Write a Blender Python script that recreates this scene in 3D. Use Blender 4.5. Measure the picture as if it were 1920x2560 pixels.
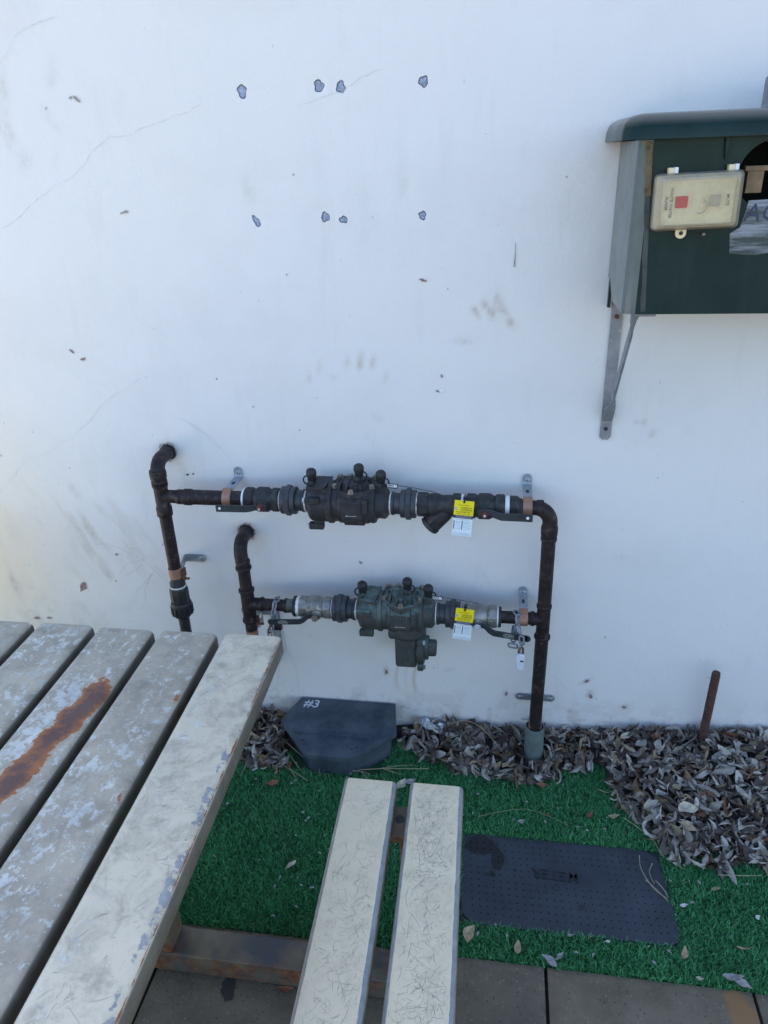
import bpy, bmesh, math, random
import numpy as np
from mathutils import Vector, Matrix
R = math.radians
random.seed(7)
rng = np.random.default_rng(11)
for o in list(bpy.data.objects):
    bpy.data.objects.remove(o)
S = bpy.context.scene
COL = S.collection

# ------------------------------------------------------------------ camera
cd = bpy.data.cameras.new('camera')
cam = bpy.data.objects.new('camera', cd)
COL.objects.link(cam)
cd.sensor_fit = 'VERTICAL'
cd.sensor_height = 24.0
cd.lens = 1850 / 2560 * 24.0
cd.clip_start = 0.02
cd.clip_end = 900
fw = Vector((-0.14916444, 0.8899555, -0.43096308))
rt = Vector((0.98827943, 0.14848727, -0.03543015))
up = Vector((-0.03246127, 0.43119686, 0.90167374))
M = Matrix.Identity(4)
for i in range(3):
    M[i][0], M[i][1], M[i][2] = rt[i], up[i], -fw[i]
M[0][3], M[1][3], M[2][3] = 0, -1.65, 1.5
cam.matrix_world = M
S.camera = cam

# ------------------------------------------------------------------ world, sun, exposure
SUN_EL, SUN_ROT = R(48), R(-12)          # behind the wall, a little to its left
w = bpy.data.worlds.new('World')
S.world = w
w.use_nodes = True
wn = w.node_tree
bg = wn.nodes['Background']
sky = wn.nodes.new('ShaderNodeTexSky')
sky.sky_type = 'NISHITA'
sky.sun_disc = False
sky.sun_elevation = SUN_EL
sky.sun_rotation = SUN_ROT
sky.air_density = 1.0
sky.dust_density = 1.4
sky.ozone_density = 1.6
bg.inputs['Strength'].default_value = 0.15
wn.links.new(sky.outputs[0], bg.inputs[0])
ld = bpy.data.lights.new('sun', 'SUN')
ld.energy = 5.0
ld.angle = R(0.53)
ld.color = (1.0, 0.90, 0.76)
sun = bpy.data.objects.new('sun', ld)
COL.objects.link(sun)
sd = Vector((math.sin(SUN_ROT) * math.cos(SUN_EL), math.cos(SUN_ROT) * math.cos(SUN_EL), math.sin(SUN_EL)))
sun.rotation_euler = sd.to_track_quat('Z', 'Y').to_euler()
sun.location = sd * 20
S.view_settings.view_transform = 'Standard'
S.view_settings.look = 'None'
S.view_settings.gamma = 1.0
S.view_settings.exposure = 1.62

# ------------------------------------------------------------------ node helper
class NT:
    def __init__(self, name):
        m = bpy.data.materials.new(name)
        m.use_nodes = True
        self.m = m
        self.t = m.node_tree
        self.b = self.t.nodes['Principled BSDF']
        self.out = self.t.nodes['Material Output']
        self._obj = None
    def n(self, k, **kw):
        nd = self.t.nodes.new(k)
        for a, v in kw.items():
            setattr(nd, a, v)
        return nd
    def put(self, sock, v):
        if v is None:
            return
        if hasattr(v, 'is_output'):
            self.t.links.new(v, sock)
        elif isinstance(v, (tuple, list)) and len(v) == 3 and sock.type == 'RGBA':
            sock.default_value = (*v, 1)
        else:
            sock.default_value = v
    def obj(self):
        if self._obj is None:
            self._obj = self.n('ShaderNodeTexCoord').outputs['Object']
        return self._obj
    def mapv(self, scale=(1, 1, 1), loc=(0, 0, 0), rot=(0, 0, 0), vec=None):
        k = self.n('ShaderNodeMapping')
        self.put(k.inputs[0], vec or self.obj())
        k.inputs['Scale'].default_value = scale
        k.inputs['Location'].default_value = loc
        k.inputs['Rotation'].default_value = rot
        return k.outputs[0]
    def noise(self, scale, detail=5, rough=.55, vec=None, dist=0):
        k = self.n('ShaderNodeTexNoise')
        self.put(k.inputs['Vector'], vec or self.obj())
        k.inputs['Scale'].default_value = scale
        k.inputs['Detail'].default_value = detail
        k.inputs['Roughness'].default_value = rough
        k.inputs['Distortion'].default_value = dist
        return k.outputs[0]
    def voro(self, scale, feature='F1', vec=None, rand=1.0, out='Distance'):
        k = self.n('ShaderNodeTexVoronoi', feature=feature)
        self.put(k.inputs['Vector'], vec or self.obj())
        k.inputs['Scale'].default_value = scale
        k.inputs['Randomness'].default_value = rand
        return k.outputs[out]
    def math(self, op, a, b=None, c=None, clamp=False):
        k = self.n('ShaderNodeMath', operation=op)
        k.use_clamp = clamp
        self.put(k.inputs[0], a)
        self.put(k.inputs[1], b)
        self.put(k.inputs[2], c)
        return k.outputs[0]
    def step(self, x, lo, hi, a=0., b=1.):
        k = self.n('ShaderNodeMapRange')
        k.clamp = True
        self.put(k.inputs['Value'], x)
        k.inputs['From Min'].default_value = lo
        k.inputs['From Max'].default_value = hi
        k.inputs['To Min'].default_value = a
        k.inputs['To Max'].default_value = b
        return k.outputs[0]
    def mix(self, f, a, b, mode='MIX'):
        k = self.n('ShaderNodeMix', data_type='RGBA', blend_type=mode)
        self.put(k.inputs[0], f)
        self.put(k.inputs[6], a)
        self.put(k.inputs[7], b)
        return k.outputs[2]
    def ramp(self, f, stops, interp='LINEAR'):
        k = self.n('ShaderNodeValToRGB')
        cr = k.color_ramp
        cr.interpolation = interp
        while len(cr.elements) < len(stops):
            cr.elements.new(.5)
        for e, (p, c) in zip(cr.elements, stops):
            e.position = p
            e.color = (*c, 1)
        self.put(k.inputs[0], f)
        return k.outputs[0]
    def attr(self, name, out='Fac'):
        k = self.n('ShaderNodeAttribute')
        k.attribute_name = name
        return k.outputs[out]
    def bump(self, h, strength=.3, dist=.002, prev=None):
        k = self.n('ShaderNodeBump')
        k.inputs['Strength'].default_value = strength
        k.inputs['Distance'].default_value = dist
        self.put(k.inputs['Height'], h)
        if prev is not None:
            self.put(k.inputs['Normal'], prev)
        return k.outputs[0]
    def done(self, col=None, rough=.6, metal=0., normal=None, spec=None):
        self.put(self.b.inputs['Base Color'], col)
        self.put(self.b.inputs['Roughness'], rough)
        self.put(self.b.inputs['Metallic'], metal)
        if normal is not None:
            self.put(self.b.inputs['Normal'], normal)
        if spec is not None:
            self.b.inputs['Specular IOR Level'].default_value = spec
        return self.m

def sc(c, k):
    return tuple(min(1, x * k) for x in c)

def simple(name, col, rough=.6, metal=0., scale=40, var=.35, bump=.15, dist=.001, col2=None, m2=(.55, .65), s2=25, spec=None):
    n = NT(name)
    f = n.noise(scale, 6, .6)
    c = n.mix(n.step(f, .3, .7), sc(col, 1 - var), sc(col, 1 + var))
    if col2:
        c = n.mix(n.step(n.noise(s2, 7, .65), *m2), c, col2)
    nb = n.bump(n.noise(scale * 6, 3, .5), bump, dist) if bump else None
    rr = n.step(n.noise(scale * 1.7, 4, .6), .3, .7, rough - .1, min(1, rough + .1))
    return n.done(c, rr, metal, nb, spec)

MAT = {}
MAT['copper_dark'] = simple('weathered dark copper', (.022, .016, .017), .5, .0, 30, .4, .2, .0008, (.072, .056, .050), (.54, .70), 60, spec=.25)
MAT['copper_band'] = simple('bare copper band', (.30, .165, .115), .55, .1, 40, .3, .1)
MAT['brass_black'] = simple('blackened bronze', (.029, .029, .032), .6, .0, 60, .3, .45, .0012, (.072, .066, .060), (.53, .70), 34, spec=.3)
MAT['black_plastic'] = simple('black plastic', (.012, .013, .017), .5, .0, 60, .3, .1)
MAT['rubber'] = simple('black rubber cap', (.013, .014, .017), .55, .0, 50, .3, .15)
MAT['union'] = simple('dark union nut', (.035, .038, .046), .5, .0, 60, .35, .3, .001, (.07, .07, .075), (.58, .7), 50)
MAT['galv'] = simple('galvanised steel', (.30, .335, .37), .45, .35, 50, .22, .15, .0006, (.42, .45, .47), (.55, .68), 80)
MAT['galv_old'] = simple('dull galvanised steel', (.235, .25, .275), .5, .3, 40, .25, .2, .0008, (.36, .38, .4), (.6, .68), 35)
MAT['nickel'] = simple('tarnished nickel', (.26, .25, .23), .42, .55, 50, .35, .3, .0008, (.12, .115, .1), (.56, .66), 60)
MAT['bolt'] = simple('old bolt', (.22, .19, .15), .5, .4, 90, .3, .2)
MAT['bolt_bright'] = simple('bright bolt', (.6, .64, .66), .35, .4, 90, .2, .1)
MAT['rust_nut'] = simple('rusty nut', (.13, .05, .025), .8, .1, 160, .5, .5)
MAT['red_nut'] = simple('red brown nut', (.10, .025, .02), .6, .1, 120, .4, .3)
MAT['ptfe'] = simple('white thread tape', (.70, .71, .69), .6, 0, 120, .15, .5, .002, (.34, .31, .27), (.57, .68), 95)
MAT['white'] = simple('white print', (.72, .76, .80), .5, 0, 80, .05, 0)
MAT['white_plastic'] = simple('white plastic', (.62, .66, .74), .45, 0, 60, .12, .1)
MAT['ink'] = simple('black ink', (.02, .022, .03), .6, 0, 80, .1, 0)
MAT['navy'] = simple('navy print', (.02, .03, .085), .5, 0, 80, .1, 0)
MAT['yellow'] = simple('yellow card', (.82, .68, .01), .45, 0, 30, .08, 0)
MAT['card'] = simple('pale blue card', (.70, .80, .84), .45, 0, 30, .06, 0)
MAT['card_line'] = simple('card ruling', (.30, .42, .55), .5, 0, 30, .06, 0)
MAT['red_print'] = simple('red print', (.55, .12, .12), .5, 0, 30, .06, 0)
MAT['grey_print'] = simple('grey logo', (.42, .44, .42), .5, 0, 30, .2, 0)
MAT['chalk'] = simple('white marker', (.55, .6, .66), .6, 0, 200, .25, 0)
MAT['pvc'] = simple('grey green pvc sleeve', (.115, .15, .145), .55, 0, 25, .3, .1, .001, (.06, .07, .065), (.6, .75), 20)
MAT['timber'] = simple('old timber', (.20, .14, .08), .8, 0, 30, .4, .4)
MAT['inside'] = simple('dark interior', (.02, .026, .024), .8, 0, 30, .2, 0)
MAT['mortar'] = simple('blue grey mortar plug', (.33, .39, .51), .7, 0, 130, .25, .5, .002, (.44, .5, .6), (.6, .63), 110)
MAT['plaster_chip'] = simple('bare render chip', (.30, .28, .27), .9, 0, 200, .4, .4)
MAT['plaster_brown'] = simple('brown scar', (.26, .19, .17), .9, 0, 200, .4, .3)
MAT['pit'] = simple('shallow paint pit', (.40, .40, .41), .9, 0, 150, .4, 0)
MAT['crack'] = simple('hairline crack', (.61, .61, .61), .9, 0, 100, .25, 0)
MAT['vine'] = simple('dried tendril mark', (.48, .47, .46), .9, 0, 100, .25, 0)
MAT['chain'] = simple('grey zinc chain', (.23, .25, .29), .5, .4, 90, .3, .2, .001, (.12, .10, .09), (.62, .72), 120)
MAT['handle'] = simple('black lever coating', (.022, .03, .036), .42, 0, 50, .3, .1, .0006, (.07, .08, .085), (.64, .7), 90)
MAT['stem'] = simple('dry straw', (.36, .30, .20), .8, 0, 60, .3, 0)
MAT['soil'] = simple('dark litter soil', (.045, .037, .03), .95, 0, 60, .5, .8, .004)
MAT['ground'] = simple('asphalt ground', (.19, .178, .16), .9, 0, 3, .2, .3, .003)
MAT['path'] = simple('pale bounce slab', (.50, .455, .385), .9, 0, 4, .12, .3, .003)  # surface of the unseen slab added for bounce light
MAT['bedding'] = simple('jointing sand', (.05, .045, .038), .95, 0, 60, .4, .5, .002)
MAT['foil'] = simple('silver foil', (.62, .66, .70), .28, .8, 60, .2, .9, .003)

def m_patina():
    n = NT('green patina bronze')
    base = n.mix(n.step(n.noise(40, 5), .3, .7), (.030, .035, .034), (.055, .060, .056))
    geo = n.n('ShaderNodeNewGeometry')
    sep = n.n('ShaderNodeSeparateXYZ')
    n.put(sep.inputs[0], geo.outputs['Normal'])
    upn = n.math('MULTIPLY', sep.outputs[2], .22)
    f = n.math('ADD', n.noise(22, 7, .7), upn)
    c = n.mix(n.step(f, .58, .78), base, (.115, .17, .15))
    c = n.mix(n.step(n.noise(110, 5, .7), .68, .72), c, (.22, .33, .29))
    return n.done(c, .68, 0, n.bump(n.noise(260, 4), .4, .001))
MAT['patina'] = m_patina()

def m_wall():
    n = NT('painted render wall')
    c = n.attr('tint', 'Color')
    f = n.noise(2.2, 6, .6)
    c = n.mix(n.step(f, .35, .75, 0, .10), c, (.62, .60, .55))
    c = n.mix(n.step(n.noise(300, 5, .7), .35, .75, 0, .10), c, (.52, .52, .52))
    # sparse pits and specks in the paint
    v = n.n('ShaderNodeTexVoronoi', feature='F1')
    n.put(v.inputs['Vector'], n.mapv((1, 1, .75)))
    v.inputs['Scale'].default_value = 24
    sepc = n.n('ShaderNodeSeparateColor')
    n.put(sepc.inputs[0], v.outputs['Color'])
    size = n.step(sepc.outputs[0], .62, 1.0, .0, .085)
    sp = n.math('LESS_THAN', n.math('ADD', v.outputs['Distance'], n.math('MULTIPLY', n.noise(120, 2), .04)), n.math('ADD', size, .012))
    sp = n.math('MULTIPLY', sp, n.math('GREATER_THAN', sepc.outputs[0], .62))
    c = n.mix(n.math('MULTIPLY', sp, n.step(sepc.outputs[1], 0, 1, .15, .75)), c, (.25, .25, .27))
    h1 = n.noise(26, 4, .5)
    h2 = n.noise(420, 3, .6)
    b1 = n.bump(h1, .22, .006)
    b2 = n.bump(n.math('ADD', h2, n.noise(140, 4, .6)), .30, .0014, b1)
    b3 = n.bump(n.math('SUBTRACT', 1., sp), .5, .0015, b2)
    return n.done(c, n.step(n.noise(9, 4), .3, .7, .5, .7), 0, b3, .35)
MAT['wall'] = m_wall()

def m_green_box():
    n = NT('dark green moulded plastic')
    c = n.mix(n.step(n.noise(9, 6, .6), .3, .72), (.006, .020, .019), (.010, .031, .029))
    # thin dust film, streaked downward
    st = n.noise(30, 6, .7, n.mapv((1, 1, .12)))
    c = n.mix(n.step(st, .45, .8, 0, .08), c, (.10, .14, .14))
    geo = n.n('ShaderNodeNewGeometry')
    sep = n.n('ShaderNodeSeparateXYZ')
    n.put(sep.inputs[0], geo.outputs['Normal'])
    c = n.mix(n.math('MULTIPLY', n.step(sep.outputs[2], .35, .95), .75), c, (.20, .18, .15))
    return n.done(c, n.step(n.noise(14, 4), .3, .7, .16, .27), 0, n.bump(n.noise(500, 2), .05, .0003), .15)
MAT['green'] = m_green_box()
MAT['tan_streak'] = simple('tan dirt streak', (.16, .115, .06), .8, 0, 60, .5, .3, .001, (.035, .05, .045), (.5, .62), 60)
MAT['dust_line'] = simple('dusty ridge line', (.040, .050, .044), .6, 0, 60, .4, .2, .001, (.018, .03, .03), (.5, .62), 40)
MAT['green_side_sheen'] = simple('green moulding with painted sheen', (.085, .112, .112), .14, 0, 14, .2, .02, .0003, spec=.5)  # lighter copy of the green, grazing wall reflection painted into its base colour

def m_clear(name, fac, col, rough):
    n = NT(name)
    n.done(n.mix(n.step(n.noise(30, 6, .6), .35, .7), sc(col, .85), sc(col, 1.1)), rough)
    tr = n.n('ShaderNodeBsdfTransparent')
    mx = n.n('ShaderNodeMixShader')
    n.put(mx.inputs[0], n.step(n.noise(18, 6, .65), .3, .75, fac - .12, fac + .14))
    n.t.links.new(tr.outputs[0], mx.inputs[1])
    n.t.links.new(n.b.outputs[0], mx.inputs[2])
    n.t.links.new(mx.outputs[0], n.out.inputs[0])
    return n.m
MAT['hazy_cover'] = m_clear('hazy clear cover', .135, (.40, .35, .24), .2)
MAT['cover_side'] = m_clear('dusty clear cover side', .58, (.40, .36, .28), .3)
MAT['cream'] = simple('cream faceplate', (.74, .64, .40), .45, 0, 12, .12, 0, .001, (.58, .49, .30), (.62, .75), 20)
MAT['beige'] = simple('beige button', (.46, .40, .30), .5, 0, 30, .15, 0)
MAT['red'] = simple('red indicator', (.55, .02, .035), .4, 0, 40, .2, 0)
MAT['old_print'] = simple('faded print', (.20, .19, .165), .6, 0, 60, .3, 0)
def m_sticker():
    n = NT('worn silver label')
    f = n.noise(70, 6, .7, n.mapv((.10, 1, 1)))
    c = n.mix(n.step(f, .42, .60), (.24, .27, .31), (.020, .038, .038))
    return n.done(c, .4)
MAT['sticker'] = m_sticker()

def m_bait():
    n = NT('dusty black plastic')
    c = n.mix(n.step(n.noise(13, 7, .62), .38, .72), (.026, .041, .064), (.085, .105, .125))
    c = n.mix(n.step(n.noise(90, 5, .7, n.mapv((.12, 1, 1))), .66, .74, 0, .5), c, (.11, .13, .15))
    return n.done(c, n.step(n.noise(20, 4), .3, .7, .42, .62), 0, n.bump(n.noise(300, 3), .2, .0008))
MAT['bait'] = m_bait()

def m_meter():
    n = NT('black composite lid')
    c = n.mix(n.step(n.noise(9, 7, .62), .32, .72), (.016, .022, .034), (.038, .047, .064))
    c = n.mix(n.step(n.noise(120, 4, .7), .62, .75, 0, .5), c, (.06, .07, .085))
    wet = n.math('ADD', n.attr('wet'), n.math('MULTIPLY', n.math('SUBTRACT', n.noise(45, 6, .65), .5), .9))
    wm = n.step(wet, .47, .53)
    c = n.mix(wm, c, (.010, .012, .016))
    r = n.mix(wm, (.62, .62, .62), (.34, .34, .34))
    return n.done(c, r, 0, n.bump(n.noise(400, 3), .3, .001))
MAT['meter'] = m_meter()
MAT['meter_letter'] = simple('worn lid lettering', (.009, .012, .018), .4, 0, 60, .3, .1)

def m_paver():
    n = NT('exposed concrete paver')
    oi = n.n('ShaderNodeObjectInfo')
    c = n.mix(n.step(n.noise(14, 6, .65), .3, .72), (.118, .094, .062), (.205, .165, .112))
    c = n.mix(n.step(oi.outputs['Random'], 0, 1, 0, .35), c, (.10, .088, .07))
    v = n.n('ShaderNodeTexVoronoi', feature='F1')
    n.put(v.inputs['Vector'], n.obj())
    v.inputs['Scale'].default_value = 150
    sepc = n.n('ShaderNodeSeparateColor')
    n.put(sepc.inputs[0], v.outputs['Color'])
    ag = n.math('MULTIPLY', n.math('LESS_THAN', v.outputs['Distance'], .33), n.math('GREATER_THAN', sepc.outputs[0], .72))
    c = n.mix(n.math('MULTIPLY', ag, n.step(sepc.outputs[1], 0, 1, .05, .65)), c, (.28, .23, .165))
    ag2 = n.math('MULTIPLY', n.math('LESS_THAN', v.outputs['Distance'], .3), n.math('LESS_THAN', sepc.outputs[0], .16))
    c = n.mix(n.math('MULTIPLY', ag2, .7), c, (.05, .045, .042))
    c = n.mix(n.step(n.noise(5, 6, .6), .58, .72, 0, .55), c, (.07, .062, .052))
    rm = n.math('ADD', n.attr('rust'), n.math('MULTIPLY', n.math('SUBTRACT', n.noise(22, 6, .65), .5), .8))
    c = n.mix(n.step(rm, .42, .62, 0, .85), c, (.27, .14, .055))
    dk = n.math('ADD', n.attr('dark'), n.math('MULTIPLY', n.math('SUBTRACT', n.noise(38, 6, .65), .5), .7))
    c = n.mix(n.step(dk, .5, .56, 0, .85), c, (.022, .022, .025))
    b = n.bump(n.noise(130, 6, .7), .7, .0025)
    return n.done(c, .85, 0, b)
MAT['paver'] = m_paver()

def m_turf():
    n = NT('artificial turf blade')
    a = n.attr('shade')
    c = n.ramp(a, [(0, (.026, .12, .046)), (.45, (.068, .31, .112)), (.8, (.12, .43, .165)), (.97, (.17, .50, .22)), (1, (.36, .34, .18))])
    m = n.done(c, .5, 0)
    return m
MAT['turf_blade'] = m_turf()
MAT['turf'] = simple('turf backing', (.018, .095, .036), .8, 0, 200, .5, .6, .004)

LEAF_STOPS = [(0, (.050, .036, .028)), (.16, (.11, .085, .066)), (.32, (.185, .158, .134)), (.50, (.26, .23, .20)), (.64, (.50, .465, .41)),
              (.75, (.68, .64, .57)), (.84, (.24, .17, .105)), (.94, (.42, .34, .21)), (1, (.17, .068, .028))]
def m_leaf(name, obj):
    n = NT(name)
    if obj:
        f = n.n('ShaderNodeObjectInfo').outputs['Random']
    else:
        f = n.attr('shade')
    c = n.ramp(f, LEAF_STOPS)
    c = n.mix(n.step(n.noise(140, 5, .65), .3, .75, 0, .6), c, n.mix(1, c, (.55, .5, .46), 'MULTIPLY'))
    n.done(c, .62, 0)
    # thin leaf lets a little light through
    tl = n.n('ShaderNodeBsdfTranslucent')
    n.put(tl.inputs[0], c)
    mx = n.n('ShaderNodeMixShader')
    mx.inputs[0].default_value = .16
    n.t.links.new(n.b.outputs[0], mx.inputs[1])
    n.t.links.new(tl.outputs[0], mx.inputs[2])
    n.t.links.new(mx.outputs[0], n.out.inputs[0])
    return n.m
MAT['leaf'] = m_leaf('dry leaf', True)
MAT['leaf_stuff'] = m_leaf('dry leaf litter', False)
def m_leaf_col(name, c):
    return simple(name, c, .65, 0, 120, .35, .1)
MAT['leaf_rust'] = m_leaf_col('rust brown leaf', (.22, .085, .040))
MAT['leaf_cream'] = m_leaf_col('cream leaf', (.46, .41, .31))
MAT['leaf_tan'] = m_leaf_col('tan leaf', (.34, .26, .16))
MAT['leaf_grey'] = m_leaf_col('grey leaf', (.30, .28, .28))
MAT['leaf_white'] = m_leaf_col('bleached leaf', (.58, .56, .54))

def m_rebar():
    n = NT('rusty rebar')
    c = n.mix(n.step(n.noise(70, 6, .65), .3, .7), (.050, .024, .022), (.115, .055, .042))
    return n.done(c, .85, .1, n.bump(n.noise(300, 4), .6, .001))
MAT['rebar'] = m_rebar()

def m_frame():
    n = NT('worn tan frame paint')
    c = n.mix(n.step(n.noise(10, 7, .65), .3, .7), (.115, .086, .054), (.165, .13, .085))
    geo = n.n('ShaderNodeNewGeometry')
    sep = n.n('ShaderNodeSeparateXYZ')
    n.put(sep.inputs[0], geo.outputs['Normal'])
    r = n.math('ADD', n.noise(16, 8, .68), n.step(sep.outputs[1], -.9, -.4, .10, 0.))
    rr = n.step(n.math('ADD', r, n.math('MULTIPLY', n.attr('rust'), .14)), .60, .68)
    c = n.mix(rr, c, n.mix(n.step(n.noise(60, 5), .35, .7), (.085, .032, .016), (.24, .10, .035)))
    c = n.mix(n.math('MULTIPLY', n.step(n.noise(7, 6, .6), .46, .60), n.step(n.attr('blue'), .4, .6)), c, (.052, .056, .058))
    return n.done(c, .65, 0, n.bump(n.noise(120, 5), .3, .0015))
MAT['frame'] = m_frame()
MAT['scratch'] = simple('grey scratch', (.40, .36, .28), .6, 0, 60, .3, 0)

def m_slat(name, cream, taupe, bench):
    n = NT(name)
    big = n.noise(7, 6, .6)
    c = n.mix(n.step(n.math('ADD', n.math('MULTIPLY', n.math('SUBTRACT', big, .5), 1.0), n.attr('cream')), .2, .9), taupe, cream)
    # grime
    g = n.noise(24, 8, .7, dist=.6)
    c = n.mix(n.step(g, .46, .72, 0, .36 if bench else .75), c, n.mix(1, c, (.50, .50, .52), 'MULTIPLY'))
    # bleached, flaked patches
    fl = n.noise(62, 10, .76, n.mapv((1, .8, 1), rot=(0, 0, .3)), .25)
    wv = n.math('ADD', n.attr('wear'), n.math('MULTIPLY', n.math('SUBTRACT', fl, .5), 2.6))
    wm = n.step(wv, .62, .78)
    pale = n.mix(n.step(n.noise(18, 5, .6), .38, .62), (.40, .43, .42), (.64, .64, .58))
    c = n.mix(n.math('MULTIPLY', wm, .80), c, pale)
    c = n.mix(n.step(n.noise(15, 8, .68), .54, .66, 0, .0 if bench else .5), c, (.185, .155, .115))
    # tiny white flecks
    fk = n.noise(150, 4, .6)
    c = n.mix(n.math('MULTIPLY', n.step(fk, .66, .70), n.step(n.attr('wear'), .1, .5, .1, .8)), c, (.60, .64, .66))
    # bare primer near the edges
    ev = n.math('ADD', n.attr('edge'), n.math('MULTIPLY', n.math('SUBTRACT', n.noise(34, 7, .66), .5), 1.1 if not bench else .55))
    em = n.step(ev, .55, .60)
    c = n.mix(em, c, n.mix(n.step(n.noise(50, 5), .35, .7), (.20, .212, .222), (.30, .31, .315)))
    fine = n.noise(240, 6, .75, n.mapv((1, .5, 1), rot=(0, 0, .35)))
    c = n.mix(n.step(fine, .60, .68, 0, .5 if bench else .35), c, n.mix(1, c, (.5, .5, .5), 'MULTIPLY'))
    # darker olive brown on the sides
    c = n.mix(n.math('MULTIPLY', n.step(n.attr('flank'), .2, .8), n.step(n.noise(30, 6, .65), .25, .7, .95, .6)), c, (.075, .064, .045))
    # rust
    rv = n.math('ADD', n.attr('rust'), n.math('MULTIPLY', n.math('SUBTRACT', n.noise(22, 9, .72), .5), 1.5))
    rm = n.step(rv, .50, .53)
    rim = n.step(rv, .43, .5)
    c = n.mix(n.math('MULTIPLY', rim, .35), c, (.34, .19, .09))
    rc = n.mix(n.step(n.math('ADD', rv, n.math('MULTIPLY', n.math('SUBTRACT', n.noise(60, 6, .65), .5), .6)), .55, .85), (.33, .115, .035), (.115, .062, .050))
    c = n.mix(rm, c, rc)
    ro = n.step(n.noise(20, 5), .3, .7, .34, .55)
    ro = n.math('ADD', ro, n.math('MULTIPLY', rm, .3))
    hb = n.math('SUBTRACT', n.math('MULTIPLY', wm, .3), n.math('ADD', n.math('MULTIPLY', rm, .8), n.math('MULTIPLY', em, .5)))
    b1 = n.bump(hb, .5, .0012)
    b2 = n.bump(n.noise(90, 6, .6), .12, .002, b1)
    return n.done(c, ro, 0, b2)
MAT['slat_table'] = m_slat('peeling table slat paint', (.58, .51, .375), (.33, .290, .222), False)
MAT['slat_bench'] = m_slat('scratched bench slat paint', (.80, .69, .49), (.73, .62, .42), True)

# ------------------------------------------------------------------ mesh helpers
def V(*a):
    return Vector(a)

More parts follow.
